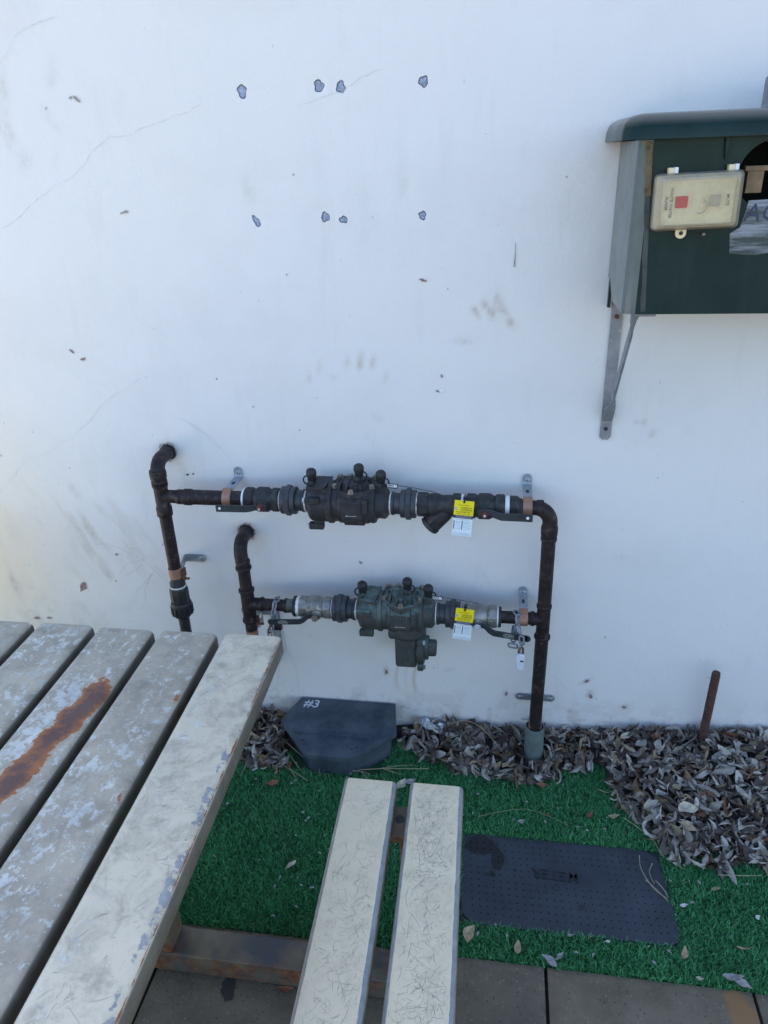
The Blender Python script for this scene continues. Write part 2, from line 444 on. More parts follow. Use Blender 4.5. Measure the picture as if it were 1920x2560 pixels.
class MB:
    def __init__(self):
        self.v = []
        self.f = []
    def add(self, vs, fs):
        o = len(self.v)
        self.v += [tuple(p) for p in vs]
        self.f += [tuple(i + o for i in q) for q in fs]
        return self
    def basis(self, d, ref=None):
        d = Vector(d).normalized()
        r = Vector(ref) if ref else (V(0, 0, 1) if abs(d.z) < .9 else V(0, 1, 0))
        u = (r - d * r.dot(d)).normalized()
        return d, u, d.cross(u)
    def lathe(self, a, d, prof, n=24, ph=0., ref=None, cap=True):
        a = Vector(a)
        d, u, w_ = self.basis(d, ref)
        vs = []
        for t, r in prof:
            for k in range(n):
                q = 2 * math.pi * (k + ph) / n
                vs.append(a + d * t + (u * math.cos(q) + w_ * math.sin(q)) * r)
        fs = []
        for i in range(len(prof) - 1):
            for k in range(n):
                k2 = (k + 1) % n
                fs.append((i * n + k, (i + 1) * n + k, (i + 1) * n + k2, i * n + k2))
        if cap:
            fs.append(tuple(range(n)))
            m = (len(prof) - 1) * n
            fs.append(tuple(m + n - 1 - k for k in range(n)))
        return self.add(vs, fs)
    def tube(self, pts, r, n=12, cap=True, ref=None):
        pts = [Vector(p) for p in pts]
        rs = r if isinstance(r, (list, tuple)) else [r] * len(pts)
        vs = []
        u = None
        for i, p in enumerate(pts):
            d = (pts[min(i + 1, len(pts) - 1)] - pts[max(i - 1, 0)]).normalized()
            if u is None:
                _, u, w_ = self.basis(d, ref)
            else:
                u = (u - d * u.dot(d)).normalized()
            w_ = d.cross(u)
            for k in range(n):
                q = 2 * math.pi * k / n
                vs.append(p + (u * math.cos(q) + w_ * math.sin(q)) * rs[i])
        fs = []
        for i in range(len(pts) - 1):
            for k in range(n):
                k2 = (k + 1) % n
                fs.append((i * n + k, (i + 1) * n + k, (i + 1) * n + k2, i * n + k2))
        if cap:
            fs.append(tuple(range(n)))
            m = (len(pts) - 1) * n
            fs.append(tuple(m + n - 1 - k for k in range(n)))
        return self.add(vs, fs)
    def loop(self, pts, r, n=8):
        """closed tube"""
        pts = [Vector(p) for p in pts]
        N = len(pts)
        c = sum(pts, Vector()) / N
        nrm = (pts[1] - c).cross(pts[0] - c).normalized()
        vs = []
        for i, p in enumerate(pts):
            d = (pts[(i + 1) % N] - pts[i - 1]).normalized()
            w_ = d.cross(nrm).normalized()
            for k in range(n):
                q = 2 * math.pi * k / n
                vs.append(p + (nrm * math.cos(q) + w_ * math.sin(q)) * r)
        fs = []
        for i in range(N):
            j = (i + 1) % N
            for k in range(n):
                k2 = (k + 1) % n
                fs.append((i * n + k, i * n + k2, j * n + k2, j * n + k))
        return self.add(vs, fs)
    def box(self, c, s, rot=None):
        c = Vector(c)
        vs = []
        for x in (-.5, .5):
            for y in (-.5, .5):
                for z in (-.5, .5):
                    p = V(x * s[0], y * s[1], z * s[2])
                    if rot:
                        p = rot @ p
                    vs.append(c + p)
        return self.add(vs, [(0, 1, 3, 2), (4, 6, 7, 5), (0, 4, 5, 1), (2, 3, 7, 6), (0, 2, 6, 4), (1, 5, 7, 3)])
    def prism(self, poly, o, u, v, h, taper=1.0):
        """polygon (u,v coords, ccw) extruded along u x v by h"""
        o, u, v = Vector(o), Vector(u), Vector(v)
        w_ = u.cross(v).normalized()
        n = len(poly)
        cx = sum(p[0] for p in poly) / n
        cy = sum(p[1] for p in poly) / n
        vs = [o + u * a + v * b for a, b in poly]
        vs += [o + u * (cx + (a - cx) * taper) + v * (cy + (b - cy) * taper) + w_ * h for a, b in poly]
        fs = [tuple(range(n))[::-1], tuple(range(n, 2 * n))]
        fs += [(i, (i + 1) % n, n + (i + 1) % n, n + i) for i in range(n)]
        return self.add(vs, fs)
    def ribbon(self, pts, wd, nrm, h=.0004):
        """thin flat strip following points on a plane with normal nrm"""
        pts = [Vector(p) for p in pts]
        nrm = Vector(nrm)
        vs = []
        for i, p in enumerate(pts):
            d = (pts[min(i + 1, len(pts) - 1)] - pts[max(i - 1, 0)]).normalized()
            s = d.cross(nrm).normalized()
            k = wd[i] if isinstance(wd, (list, tuple)) else wd
            vs += [p + s * k / 2 + nrm * h, p - s * k / 2 + nrm * h]
        return self.add(vs, [(2 * i, 2 * i + 1, 2 * i + 3, 2 * i + 2) for i in range(len(pts) - 1)])

def rrect(w_, h, r, n=4, cx=0, cy=0):
    out = []
    for sx, sy, a0 in ((1, 1, 0), (-1, 1, 90), (-1, -1, 180), (1, -1, 270)):
        for k in range(n + 1):
            a = R(a0 + 90 * k / n)
            out.append((cx + sx * (w_ / 2 - r) + r * math.cos(a), cy + sy * (h / 2 - r) + r * math.sin(a)))
    return out

ORG = {}
def link(o, parent=None):
    COL.objects.link(o)
    if parent is not None:
        o.parent = parent
    return o
def tag(o, label=None, cat=None, group=None, kind=None):
    for k, v in (('label', label), ('category', cat), ('group', group), ('kind', kind)):
        if v:
            o[k] = v
    return o
def thing(name, label, cat, loc=(0, 0, 0), group=None):
    o = bpy.data.objects.new(name, None)
    o.empty_display_size = .05
    o.location = loc
    link(o)
    ORG[o.name] = Vector(loc)
    return tag(o, label, cat, group)
def mesh_of(name, mb, org, smooth):
    me = bpy.data.meshes.new(name)
    me.from_pydata([(p[0] - org[0], p[1] - org[1], p[2] - org[2]) for p in mb.v], [], mb.f)
    me.validate()
    bm = bmesh.new()
    bm.from_mesh(me)
    bmesh.ops.recalc_face_normals(bm, faces=bm.faces)
    bm.to_mesh(me)
    bm.free()
    if smooth:
        me.shade_smooth()
        me.set_sharp_from_angle(angle=R(smooth))
    return me
def part(name, mb, mat, parent=None, smooth=38, bevel=0, seg=2, loc=None):
    org = ORG[parent.name] if parent is not None else Vector(loc or (0, 0, 0))
    me = mesh_of(name, mb, org, smooth)
    me.materials.append(MAT[mat] if isinstance(mat, str) else mat)
    o = bpy.data.objects.new(name, me)
    if parent is None and loc is not None:
        o.location = loc
    link(o, parent)
    ORG[o.name] = org
    if bevel:
        md = o.modifiers.new('bevel', 'BEVEL')
        md.width = bevel
        md.segments = seg
        md.limit_method = 'ANGLE'
        md.angle_limit = R(35)
        md.harden_normals = False
    return o
def single(name, mb, mat, label, cat, loc, group=None, **k):
    return tag(part(name, mb, mat, None, loc=loc, **k), label, cat, group)

def text_part(body, size, o, u, v, mat, parent, extrude=.0002, name='lettering', align='CENTER', shear=0., bold=0.):
    cu = bpy.data.curves.new('text', 'FONT')
    cu.body = body
    cu.size = size
    cu.align_x = align
    cu.align_y = 'CENTER'
    cu.extrude = extrude
    cu.offset = bold
    cu.shear = shear
    cu.resolution_u = 2
    t = bpy.data.objects.new('text', cu)
    COL.objects.link(t)
    dg = bpy.context.evaluated_depsgraph_get()
    me = bpy.data.meshes.new_from_object(t.evaluated_get(dg))
    bpy.data.objects.remove(t)
    bpy.data.curves.remove(cu)
    o, u, v = Vector(o), Vector(u).normalized(), Vector(v).normalized()
    w_ = u.cross(v)
    org = ORG[parent.name]
    for p in me.vertices:
        q = o + u * p.co.x + v * p.co.y + w_ * p.co.z - org
        p.co = q
    me.materials.clear()
    me.materials.append(MAT[mat])
    me.name = name
    ob = bpy.data.objects.new(name, me)
    link(ob, parent)
    ORG[ob.name] = org
    return ob

def vnoise(x, y, seed=0, octaves=4, rough=.55):
    """fractal value noise on numpy arrays, about 0..1"""
    out = np.zeros_like(x, dtype=float)
    amp, tot, f = 1., 0., 1.
    for o in range(octaves):
        xi = np.floor(x * f).astype(np.int64)
        yi = np.floor(y * f).astype(np.int64)
        xf = x * f - xi
        yf = y * f - yi
        xf = xf * xf * (3 - 2 * xf)
        yf = yf * yf * (3 - 2 * yf)
        def h(a, b):
            k = (a * 374761393 + b * 668265263 + (seed + o * 17) * 974634777) & 0x7fffffff
            k = ((k ^ (k >> 13)) * 1274126177) & 0x7fffffff
            return ((k ^ (k >> 16)) & 0xffff) / 65535.
        a = h(xi, yi) * (1 - xf) + h(xi + 1, yi) * xf
        b = h(xi, yi + 1) * (1 - xf) + h(xi + 1, yi + 1) * xf
        out += amp * (a * (1 - yf) + b * yf)
        tot += amp
        amp *= rough
        f *= 2
    return out / tot
def sstep(x, a, b):
    t = np.clip((x - a) / (b - a), 0, 1)
    return t * t * (3 - 2 * t)

# ------------------------------------------------------------------ ground
def structure(name, mb, mat, loc=(0, 0, 0)):
    o = part(name, mb, mat, None, smooth=0, loc=loc)
    o['kind'] = 'structure'
    return o
mb = MB()
mb.add([(-300, -300, -.045), (300, -300, -.045), (300, 300, -.045), (-300, 300, -.045)], [(0, 1, 2, 3)])
structure('ground', mb, 'ground')
mb = MB().box((-4.35, -1.0, -.025), (5.2, 9.0, .030))  # unseen pale slab, added to bounce warm sunlight onto the wall's left
structure('bounce_slab', mb, 'path')
mb = MB()
mb.box((.64, -2.25, -.035), (4.70, 3.2, .012))
bed = structure('pavement', mb, 'bedding')
ORG[bed.name] = Vector((0, 0, 0))
YF = -.652
for j in range(8):
    for i in range(2, 14):
        x0 = .131 - 6.4 * 0 + (i - 7) * .4
        y1 = YF - j * .4
        mb = MB()
        seen = j < 1 and -.9 < x0 < .9
        nx = 12 if seen else 1
        gx = .0035
        X = np.linspace(x0 + gx, x0 + .4 - gx, nx + 1)
        Yv = np.linspace(y1 - gx, y1 - .4 + gx, nx + 1)
        zt = random.uniform(-.0025, .0015)
        b = .004
        nn = nx + 1
        for a in range(nn):
            for c in range(nn):
                e = a in (0, nx) or c in (0, nx)
                mb.v.append((X[a] + (0), Yv[c], zt - (0 if not e else .003)))
        for a in range(nx):
            for c in range(nx):
                mb.f.append((a * nn + c, (a + 1) * nn + c, (a + 1) * nn + c + 1, a * nn + c + 1))
        # skirts
        per = [a * nn for a in range(nn)] + [nx * nn + c for c in range(1, nn)] + [a * nn + nx for a in range(nx - 1, -1, -1)] + [c for c in range(nx - 1, 0, -1)]
        o0 = len(mb.v)
        for k in per:
            p = mb.v[k]
            mb.v.append((p[0], p[1], -.03))
        m_ = len(per)
        for k in range(m_):
            mb.f.append((per[k], per[(k + 1) % m_], o0 + (k + 1) % m_, o0 + k))
        o = part('paver', mb, 'paver', bed, smooth=60)
        if seen:
            P = np.array([v.co for v in o.data.vertices])
            rust = np.maximum(np.exp(-(((P[:, 0] - .50) / .035) ** 2 + ((P[:, 1] + .70) / .07) ** 2)) * 1.0,
                              np.exp(-(((P[:, 0] + .39) / .02) ** 2 + ((P[:, 1] + .76) / .012) ** 2)))
            dark = np.exp(-(((P[:, 0] + .50) / .022) ** 2 + ((P[:, 1] + .775) / .035) ** 2))
            for nm, val in (('rust', rust), ('dark', dark)):
                at = o.data.attributes.new(nm, 'FLOAT', 'POINT')
                at.data.foreach_set('value', val.astype(np.float32))

# turf: backing sheet and blades
mb = MB()
mb.box((.69, YF / 2, -.022), (4.80, -YF, .034))
turf = structure('artificial_turf', mb, 'turf')

# ---- litter field: where leaves have drifted against the wall
HW_X = [-.80, -.70, -.56, -.50, -.26, -.12, .05, .20, .32, .50, .78, 1.6]
HW_H = [.020, .050, .035, .010, .022, .045, .045, .055, .072, .085, .105, .10]
FR_X = [-.80, -.72, -.66, -.56, -.52, -.30, -.25, -.18, -.10, .02, .11, .21, .305, .318, .335, .385, .402, .44, .53, .62, .66, .80, 1.6]
FR_Y = [.0, -.05, -.19, -.20, -.03, -.03, -.06, -.11, -.14, -.155, -.17, -.13, -.070, -.17, -.225, -.270, -.33, -.375, -.37, -.36, -.385, -.42, -.40]
def front(x):
    return np.interp(x, FR_X, FR_Y) * (1 + .16 * (vnoise(np.asarray(x) * 28., np.zeros_like(x) + 3.3, 5, 3) - .5))
def hgt(x, y):
    s = np.clip(np.asarray(y) / np.minimum(front(x), -.004), 0, 1)
    return np.interp(x, HW_X, HW_H) * (1 - s) ** .75 * .9 + .012 * (1 - s ** 4)

LIDC = (.178, -.462)
LIDW, LIDH = .462, .236
def inside_lid(x, y, m=0.):
    return (np.abs(x - LIDC[0]) < LIDW / 2 + m) & (np.abs(y - LIDC[1]) < LIDH / 2 + m)

def blades(name, n, x0, x1, y0, y1, hmin, hmax, wd):
    x = rng.uniform(x0, x1, n)
    y = rng.uniform(y0, y1, n)
    keep = ~inside_lid(x, y, -.001)
    keep &= ~(y > front(x) * .8)
    keep &= ~((x > -.535) & (x < -.28) & (y > -.186) & (np.abs(x + .41) - (y + .19) * .8 < .14))
    # pile density varies a little
    keep &= rng.uniform(0, 1, n) < .55 + .6 * vnoise(x * 40, y * 40, 2, 3)
    x, y = x[keep], y[keep]
    n = len(x)
    ang = rng.uniform(0, 2 * math.pi, n)
    lean_a = rng.uniform(0, 2 * math.pi, n)
    h = rng.uniform(hmin, hmax, n) * (.75 + .5 * vnoise(x * 14, y * 14, 4, 3))
    ln = rng.uniform(.25, 1.0, n) * h
    ux, uy = np.cos(ang) * wd / 2, np.sin(ang) * wd / 2
    lx, ly = np.cos(lean_a) * ln, np.sin(lean_a) * ln
    z0 = np.full(n, -.006)
    P = np.empty((n, 5, 3))
    P[:, 0] = np.stack([x - ux, y - uy, z0], 1)
    P[:, 1] = np.stack([x + ux, y + uy, z0], 1)
    P[:, 2] = np.stack([x + ux * .9 + lx * .4, y + uy * .9 + ly * .4, z0 + h * .62], 1)
    P[:, 3] = np.stack([x - ux * .9 + lx * .4, y - uy * .9 + ly * .4, z0 + h * .62], 1)
    P[:, 4] = np.stack([x + lx, y + ly, z0 + h], 1)
    base = np.arange(n)[:, None] * 5
    tri = (base + np.array([[0, 1, 2, 0, 2, 3, 3, 2, 4]])).reshape(-1, 3)
    me = bpy.data.meshes.new(name)
    me.vertices.add(n * 5)
    me.vertices.foreach_set('co', P.reshape(-1).astype(np.float32))
    me.loops.add(len(tri) * 3)
    me.loops.foreach_set('vertex_index', tri.reshape(-1).astype(np.int32))
    me.polygons.add(len(tri))
    me.polygons.foreach_set('loop_start', np.arange(len(tri), dtype=np.int32) * 3)
    me.update(calc_edges=True)
    sh = np.clip(rng.beta(2.2, 2.6, n) * .75 + .35 * (vnoise(x * 11, y * 11, 21, 4) - .3), 0, .97)
    sh[rng.uniform(0, 1, n) < .004] = 1.
    at = me.attributes.new('shade', 'FLOAT', 'POINT')
    at.data.foreach_set('value', np.repeat(sh, 5).astype(np.float32))
    me.materials.append(MAT['turf_blade'])
    o = bpy.data.objects.new(name, me)
    link(o)
    tag(o, 'short dense green artificial grass between the wall and the pavers', 'grass', kind='stuff')
    return o
blades('grass_blades', 270000, -1.25, 1.15, YF - .005, -.002, .008, .016, .0018)

# ------------------------------------------------------------------ wall
HOLES = [(-.533, 1.632, .0105, .0145, .1), (-.374, 1.634, .0110, .0125, .2), (-.330, 1.630, .0102, .0122, 0.), (-.166, 1.632, .0105, .0110, 0.),
         (-.530, 1.387, .0072, .0150, .55), (-.378, 1.392, .0102, .0110, 0.), (-.339, 1.386, .0105, .0078, 0.), (-.171, 1.390, .0085, .0100, 0.)]
CELL = .0048
XA, XB, ZA, ZB = -1.56, .90, -.06, 1.98
WX0, WX1, WZ1 = -1.64, 5.0, 2.35
xs = np.concatenate([np.linspace(WX0, XA, 4)[:-1], np.arange(XA, XB, CELL), np.linspace(XB, WX1, 12)])
zs = np.concatenate([np.array([-.30]), np.arange(ZA, ZB, CELL), np.linspace(ZB, WZ1, 4)])
def wall_tint(x, z):
    n1 = vnoise(x * 5, z * 5, 1, 5, .6)
    n2 = vnoise(x * 22, z * 16, 2, 5, .62)
    n3 = vnoise(x * 60, z * 60, 3, 3, .6)
    c = np.stack([np.full_like(x, .725), np.full_like(x, .725), np.full_like(x, .725)], -1)
    def lay(m, col):
        m = np.clip(m, 0, 1)[..., None]
        c[...] = c * (1 - m) + np.array(col) * m
    # broad yellowed dirt plus painted warm bounce light, lower left
    d = np.exp(-(((x + 1.46) / .30) ** 2 + ((z - .55) / .42) ** 2))
    lay(d * (.45 + .9 * n1) * .95, (.70, .61, .44))
    d = np.exp(-(((x + 1.12) / .17) ** 2 + ((z - .60) / .17) ** 2))
    st = vnoise((x + z * .45) * 26, z * 8, 8, 5, .65)
    lay(d * sstep(st, .48, .70) * .55, (.52, .47, .40))
    lay(np.exp(-(((x + 1.30) / .3) ** 2 + ((z - .33) / .12) ** 2)) * sstep(n2, .45, .7) * .35, (.50, .45, .38))
    # dirty drips beneath fittings
    lay(sstep(n1, .48, .72) * .13, (.55, .54, .52))
    lay(sstep(vnoise(x * 34, z * 5, 12, 4, .6), .62, .8) * .10, (.52, .50, .47))
    def blob(px, pz, rx, rz, k, col, ang=0., seed=0):
        dx, dz = x - px, z - pz
        a = dx * math.cos(ang) + dz * math.sin(ang)
        b = -dx * math.sin(ang) + dz * math.cos(ang)
        g = np.exp(-((a / rx) ** 2 + (b / rz) ** 2))
        n4 = vnoise(x * 150, z * 150, 71, 2, .6)
        lay(g * k * .72 * (.1 + 1.5 * n4) * (.3 + 1.2 * n3) * (.6 + .8 * n2), col)
    br = (.36, .28, .20)
    for px, pz, k in ((-.062, 1.195, .25), (-.039, 1.207, .45), (-.013, 1.222, .35), (-.006, 1.204, .85), (-.019, 1.186, .5), (.006, 1.190, .45), (.020, 1.166, .75)):
        blob(px, pz, .009, .012, k, br, .3)
    for q, (a, b) in enumerate((((-.013, 1.222), (-.024, 1.178)), ((-.006, 1.204), (.014, 1.175)), ((-.039, 1.207), (-.026, 1.188)), ((-.060, 1.2), (-.050, 1.178)))):
        for t in np.linspace(0, 1, 6):
            blob(a[0] + (b[0] - a[0]) * t, a[1] + (b[1] - a[1]) * t, .005, .006, .32, br)
    blob(-.083, 1.129, .024, .008, .35, br)
    for px, pz, k in ((-.349, 1.080, .45), (-.319, 1.075, .6), (-.289, 1.079, .5), (-.317, 1.088, .45), (-.259, 1.046, .4), (-.442, 1.043, .4), (-.415, 1.066, .3)):
        blob(px, pz, .007, .015, k, br, -.2)
    g = (.52, .52, .50)
    for px, pz, rx, rz, k, a in ((-.541, 1.463, .014, .03, .4, 0), (-.539, 1.436, .016, .016, .45, 0), (-.211, 1.455, .012, .03, .35, 0), (-.282, .948, .014, .014, .5, 0),
                                 (-.934, 1.689, .012, .02, .4, 0), (-.944, 1.669, .014, .014, .45, 0), (-.961, 1.60, .010, .03, .45, .6), (-1.054, 1.653, .012, .05, .75, -.15),
                                 (-1.06, 1.584, .010, .05, .7, .25), (-1.038, 1.525, .022, .022, .5, 0), (-1.08, 1.585, .010, .05, .6, .3), (-.968, 1.518, .01, .018, .4, -.4),
                                 (-.384, 1.042, .014, .01, .4, 0), (-.31, .9, .014, .014, .35, 0), (.42, .93, .012, .012, .3, 0)):
        blob(px, pz, rx, rz, k, g, a)
    br2 = (.40, .33, .27)
    for px, pz, rx, rz, k, a in ((-1.092, .626, .010, .05, .65, .3), (-1.107, .735, .012, .03, .45, .5), (-1.364, .436, .010, .045, .75, .1), (-1.066, .478, .010, .018, .8, .3),
                                 (-.112, .225, .014, .006, .5, .3), (-.288, .212, .007, .016, .9, 0), (.254, .216, .016, .006, .9, .6), (.268, .175, .012, .014, .7, 0),
                                 (.044, .16, .006, .012, .7, 0), (.364, .142, .012, .012, .4, 0), (.192, .12, .02, .010, .5, 0), (.229, .112, .016, .010, .45, 0),
                                 (.306, .945, .005, .005, .8, 0), (.322, .946, .006, .006, .9, 0), (.343, .918, .007, .01, .7, -.6), (.31, .6, .018, .004, .4, 0)):
        blob(px, pz, rx, rz, k, br2, a)
    # rust drips below the relief valve
    for px, k in ((-.208, 1.), (-.258, .75), (-.232, .3)):
        m = np.exp(-((x - px - .003 * np.sin(z * 60)) / .0045) ** 2) * sstep(z, .12, .17) * (1 - sstep(z, .24, .30))
        lay(m * k * .6, (.50, .36, .19))
    # soot rings around pipe entries
    for px, pz in ((-.823, .849), (-.643, .630)):
        rr = np.hypot(x - px, z - pz)
        lay(np.exp(-((rr - .02) / .014) ** 2) * .5 * (.3 + n2), (.42, .34, .26))
    blob(-.795, .812, .012, .03, .5, (.5, .44, .36), .5)
    for px, pz in ((-.60, .60), (-.62, .575)):
        blob(px, pz, .012, .02, .25, (.5, .44, .36))
    # splash-back along the foot of the wall
    m = (1 - sstep(z, .02, .22)) * sstep(n2, .52, .68)
    lay(m * .42, (.36, .31, .26))
    m = (1 - sstep(z, .0, .17)) * sstep(n3, .62, .74)
    lay(m * .65, (.22, .18, .15))
    lay((1 - sstep(z, .0, .30)) * .22 * (n1 + .2), (.60, .53, .44))
    return c
nX, nZ = len(xs), len(zs)
GX, GZ = np.meshgrid(xs, zs, indexing='ij')
wav = (vnoise(GX * 3, GZ * 3, 31, 3) - .5) * .0035 + (vnoise(GX * 16, GZ * 16, 33, 3) - .5) * .0012
PV = np.stack([GX, wav, GZ], -1).reshape(-1, 3)
hole_cell = np.zeros((nX - 1, nZ - 1), bool)
extraV, extraF, plugs = [], [], []
vid = lambda i, j: i * nZ + j
nv = nX * nZ
for hi, (hx, hz, ra, rb, ang) in enumerate(HOLES):
    i0 = int(np.searchsorted(xs, hx - .021)) - 1
    i1 = int(np.searchsorted(xs, hx + .021))
    j0 = int(np.searchsorted(zs, hz - .021)) - 1
    j1 = int(np.searchsorted(zs, hz + .021))
    hole_cell[i0:i1, j0:j1] = True
    per = [(i, j0) for i in range(i0, i1)] + [(i1, j) for j in range(j0, j1)] + [(i, j1) for i in range(i1, i0, -1)] + [(i0, j) for j in range(j1, j0, -1)]
    N = len(per)
    rim, deep = [], []
    for (i, j) in per:
        a = math.atan2(zs[j] - hz, xs[i] - hx)
        q = a - ang
        r = 1 / math.sqrt((math.cos(q) / ra) ** 2 + (math.sin(q) / rb) ** 2)
        r *= .92 + .10 * math.sin(3 * a + hi * 1.7) + .07 * math.sin(5 * a + hi)
        rim.append((hx + r * math.cos(a), .0002, hz + r * math.sin(a)))
        deep.append((hx + r * .93 * math.cos(a), .009, hz + r * .93 * math.sin(a)))
    b0 = nv + len(extraV)
    extraV += rim + deep
    for k in range(N):
        k2 = (k + 1) % N
        extraF.append((vid(*per[k]), vid(*per[k2]), b0 + k2, b0 + k))
        extraF.append((b0 + k, b0 + k2, b0 + N + k2, b0 + N + k))
    plugs.append((hx, hz, rim))
ii, jj = np.nonzero(~hole_cell)
Q = np.stack([ii * nZ + jj, (ii + 1) * nZ + jj, (ii + 1) * nZ + jj + 1, ii * nZ + jj + 1], 1)
PV = np.concatenate([PV, np.array(extraV)])
# body of the wall behind the front skin
o0 = len(PV)
cs = [(WX0, .22, -.30), (WX1, .22, -.30), (WX1, .22, WZ1), (WX0, .22, WZ1)]
PV = np.concatenate([PV, np.array(cs)])
bot = [vid(i, 0) for i in range(nX)]
top = [vid(i, nZ - 1) for i in range(nX)]
lef = [vid(0, j) for j in range(nZ)]
rig = [vid(nX - 1, j) for j in range(nZ)]
polys = [tuple(q) for q in extraF]
polys += [tuple(top + [o0 + 2, o0 + 3]), tuple(lef[::-1] + [o0, o0 + 3][:1] + [o0 + 3]), tuple(rig + [o0 + 2, o0 + 1]), (o0, o0 + 3, o0 + 2, o0 + 1)]
alll = list(Q.reshape(-1)) + [k for q in polys for k in q]
starts = list(range(0, len(Q) * 4, 4))
s_ = len(Q) * 4
for q in polys:
    starts.append(s_)
    s_ += len(q)
me = bpy.data.meshes.new('rendered_wall')
me.vertices.add(len(PV))
me.vertices.foreach_set('co', PV.reshape(-1).astype(np.float32))
me.loops.add(len(alll))
me.loops.foreach_set('vertex_index', np.array(alll, dtype=np.int32))
me.polygons.add(len(starts))
me.polygons.foreach_set('loop_start', np.array(starts, dtype=np.int32))
me.update(calc_edges=True)
me.validate()
me.shade_smooth()
me.set_sharp_from_angle(angle=R(45))
tint = wall_tint(PV[:, 0].copy(), PV[:, 2].copy())
at = me.color_attributes.new('tint', 'FLOAT_COLOR', 'POINT')
at.data.foreach_set('color', np.concatenate([tint, np.ones((len(tint), 1))], 1).reshape(-1).astype(np.float32))
me.materials.append(MAT['wall'])
wall = bpy.data.objects.new('rendered_wall', me)
link(wall)
ORG[wall.name] = Vector((0, 0, 0))
tag(wall, 'white painted rendered wall with hairline cracks, plugged holes and brown smears', 'wall')
for hx, hz, rim in plugs:
    mb = MB()
    N = len(rim)
    c = [(hx, random.uniform(.001, .003), hz)]
    ring = [(hx + (p[0] - hx) * .72, random.uniform(.001, .0035), hz + (p[2] - hz) * .72) for p in rim]
    outer = [(hx + (p[0] - hx) * 1.0, .0085, hz + (p[2] - hz) * 1.0) for p in rim]
    mb.add(c + ring + outer, [(0, 1 + k, 1 + (k + 1) % N) for k in range(N)] + [(1 + k, 1 + N + k, 1 + N + (k + 1) % N, 1 + (k + 1) % N) for k in range(N)])
    part('mortar_plug', mb, 'mortar', wall, smooth=50)

CR = [[(-1.047, 1.705), (-1.021, 1.725), (-1.008, 1.742), (-.98, 1.761), (-.946, 1.771), (-.904, 1.779)],
      [(-1.132, 1.388), (-1.09, 1.405), (-1.038, 1.439), (-.995, 1.463), (-.976, 1.474), (-.934, 1.488), (-.906, 1.508), (-.878, 1.535), (-.86, 1.545), (-.832, 1.563), (-.796, 1.562), (-.754, 1.576), (-.698, 1.59), (-.659, 1.598), (-.622, 1.611)],
      [(-.863, 1.04), (-.905, 1.011), (-.942, .996), (-.966, .981), (-.998, .951), (-1.014, .932), (-1.051, .907), (-1.072, .885), (-1.108, .87), (-1.132, .851), (-1.183, .83), (-1.216, .825), (-1.247, .801), (-1.264, .777), (-1.299, .746), (-1.323, .728)],
      [(-.821, .914), (-.822, .889), (-.822, .867)],
      [(-.786, .942), (-.757, .929), (-.722, .905), (-.699, .879), (-.679, .859), (-.664, .84), (-.648, .813)],
      [(-.03, .552), (-.015, .515), (.006, .488), (.022, .465), (.046, .436)],
      [(.151, .279), (.164, .236), (.191, .206), (.214, .175)],
      [(-.251, 1.656), (-.288, 1.646), (-.327, 1.62), (-.36, 1.616), (-.418, 1.6)]]
VN = [[(-1.084, .573), (-1.048, .578), (-1.007, .565), (-.962, .538), (-.924, .504), (-.887, .461)],
      [(-.982, .57), (-.957, .564), (-.944, .543), (-.95, .528)], [(-.949, .535), (-.999, .518), (-1.029, .484)], [(-.955, .517), (-1.007, .481)],
      [(-.926, .493), (-.964, .454), (-.993, .425)], [(-.934, .489), (-.961, .442), (-.969, .396)], [(-.919, .515), (-.901, .498), (-.89, .476)],
      [(-.595, .40), (-.575, .33), (-.57, .27), (-.545, .20), (-.548, .12)], [(-.57, .27), (-.60, .20), (-.61, .13)], [(-.62, .33), (-.59, .26), (-.60, .18)]]
def jag(pts, k, seg):
    out = []
    for a, b in zip(pts[:-1], pts[1:]):
        m = max(2, int(math.hypot(a[0] - b[0], a[1] - b[1]) / seg))
        for t in range(m):
            f = t / m
            j = 0 if t == 0 else k
            out.append((a[0] + (b[0] - a[0]) * f + random.uniform(-j, j), a[1] + (b[1] - a[1]) * f + random.uniform(-j, j)))
    return out + [pts[-1]]
for src, nm, mt, k in ((CR, 'crack', 'crack', .0028), (VN, 'tendril_mark', 'vine', .0010)):
    for q in src:
        p = jag(q, k, .012)
        wd = [random.uniform(.0003, .0011) if nm == 'crack' else .0007 for _ in p]
        mb = MB().ribbon([(a, -.0013, b) for a, b in p], wd, (0, -1, 0), .0008)
        part(nm, mb, mt, wall, smooth=0)
mb = MB().ribbon([(.023, -.0013, 1.333), (.023, -.0013, 1.31), (.022, -.0013, 1.284)], [.0008, .0016, .003], (0, -1, 0), .0008)
part('scratch', mb, 'plaster_chip', wall, smooth=0)
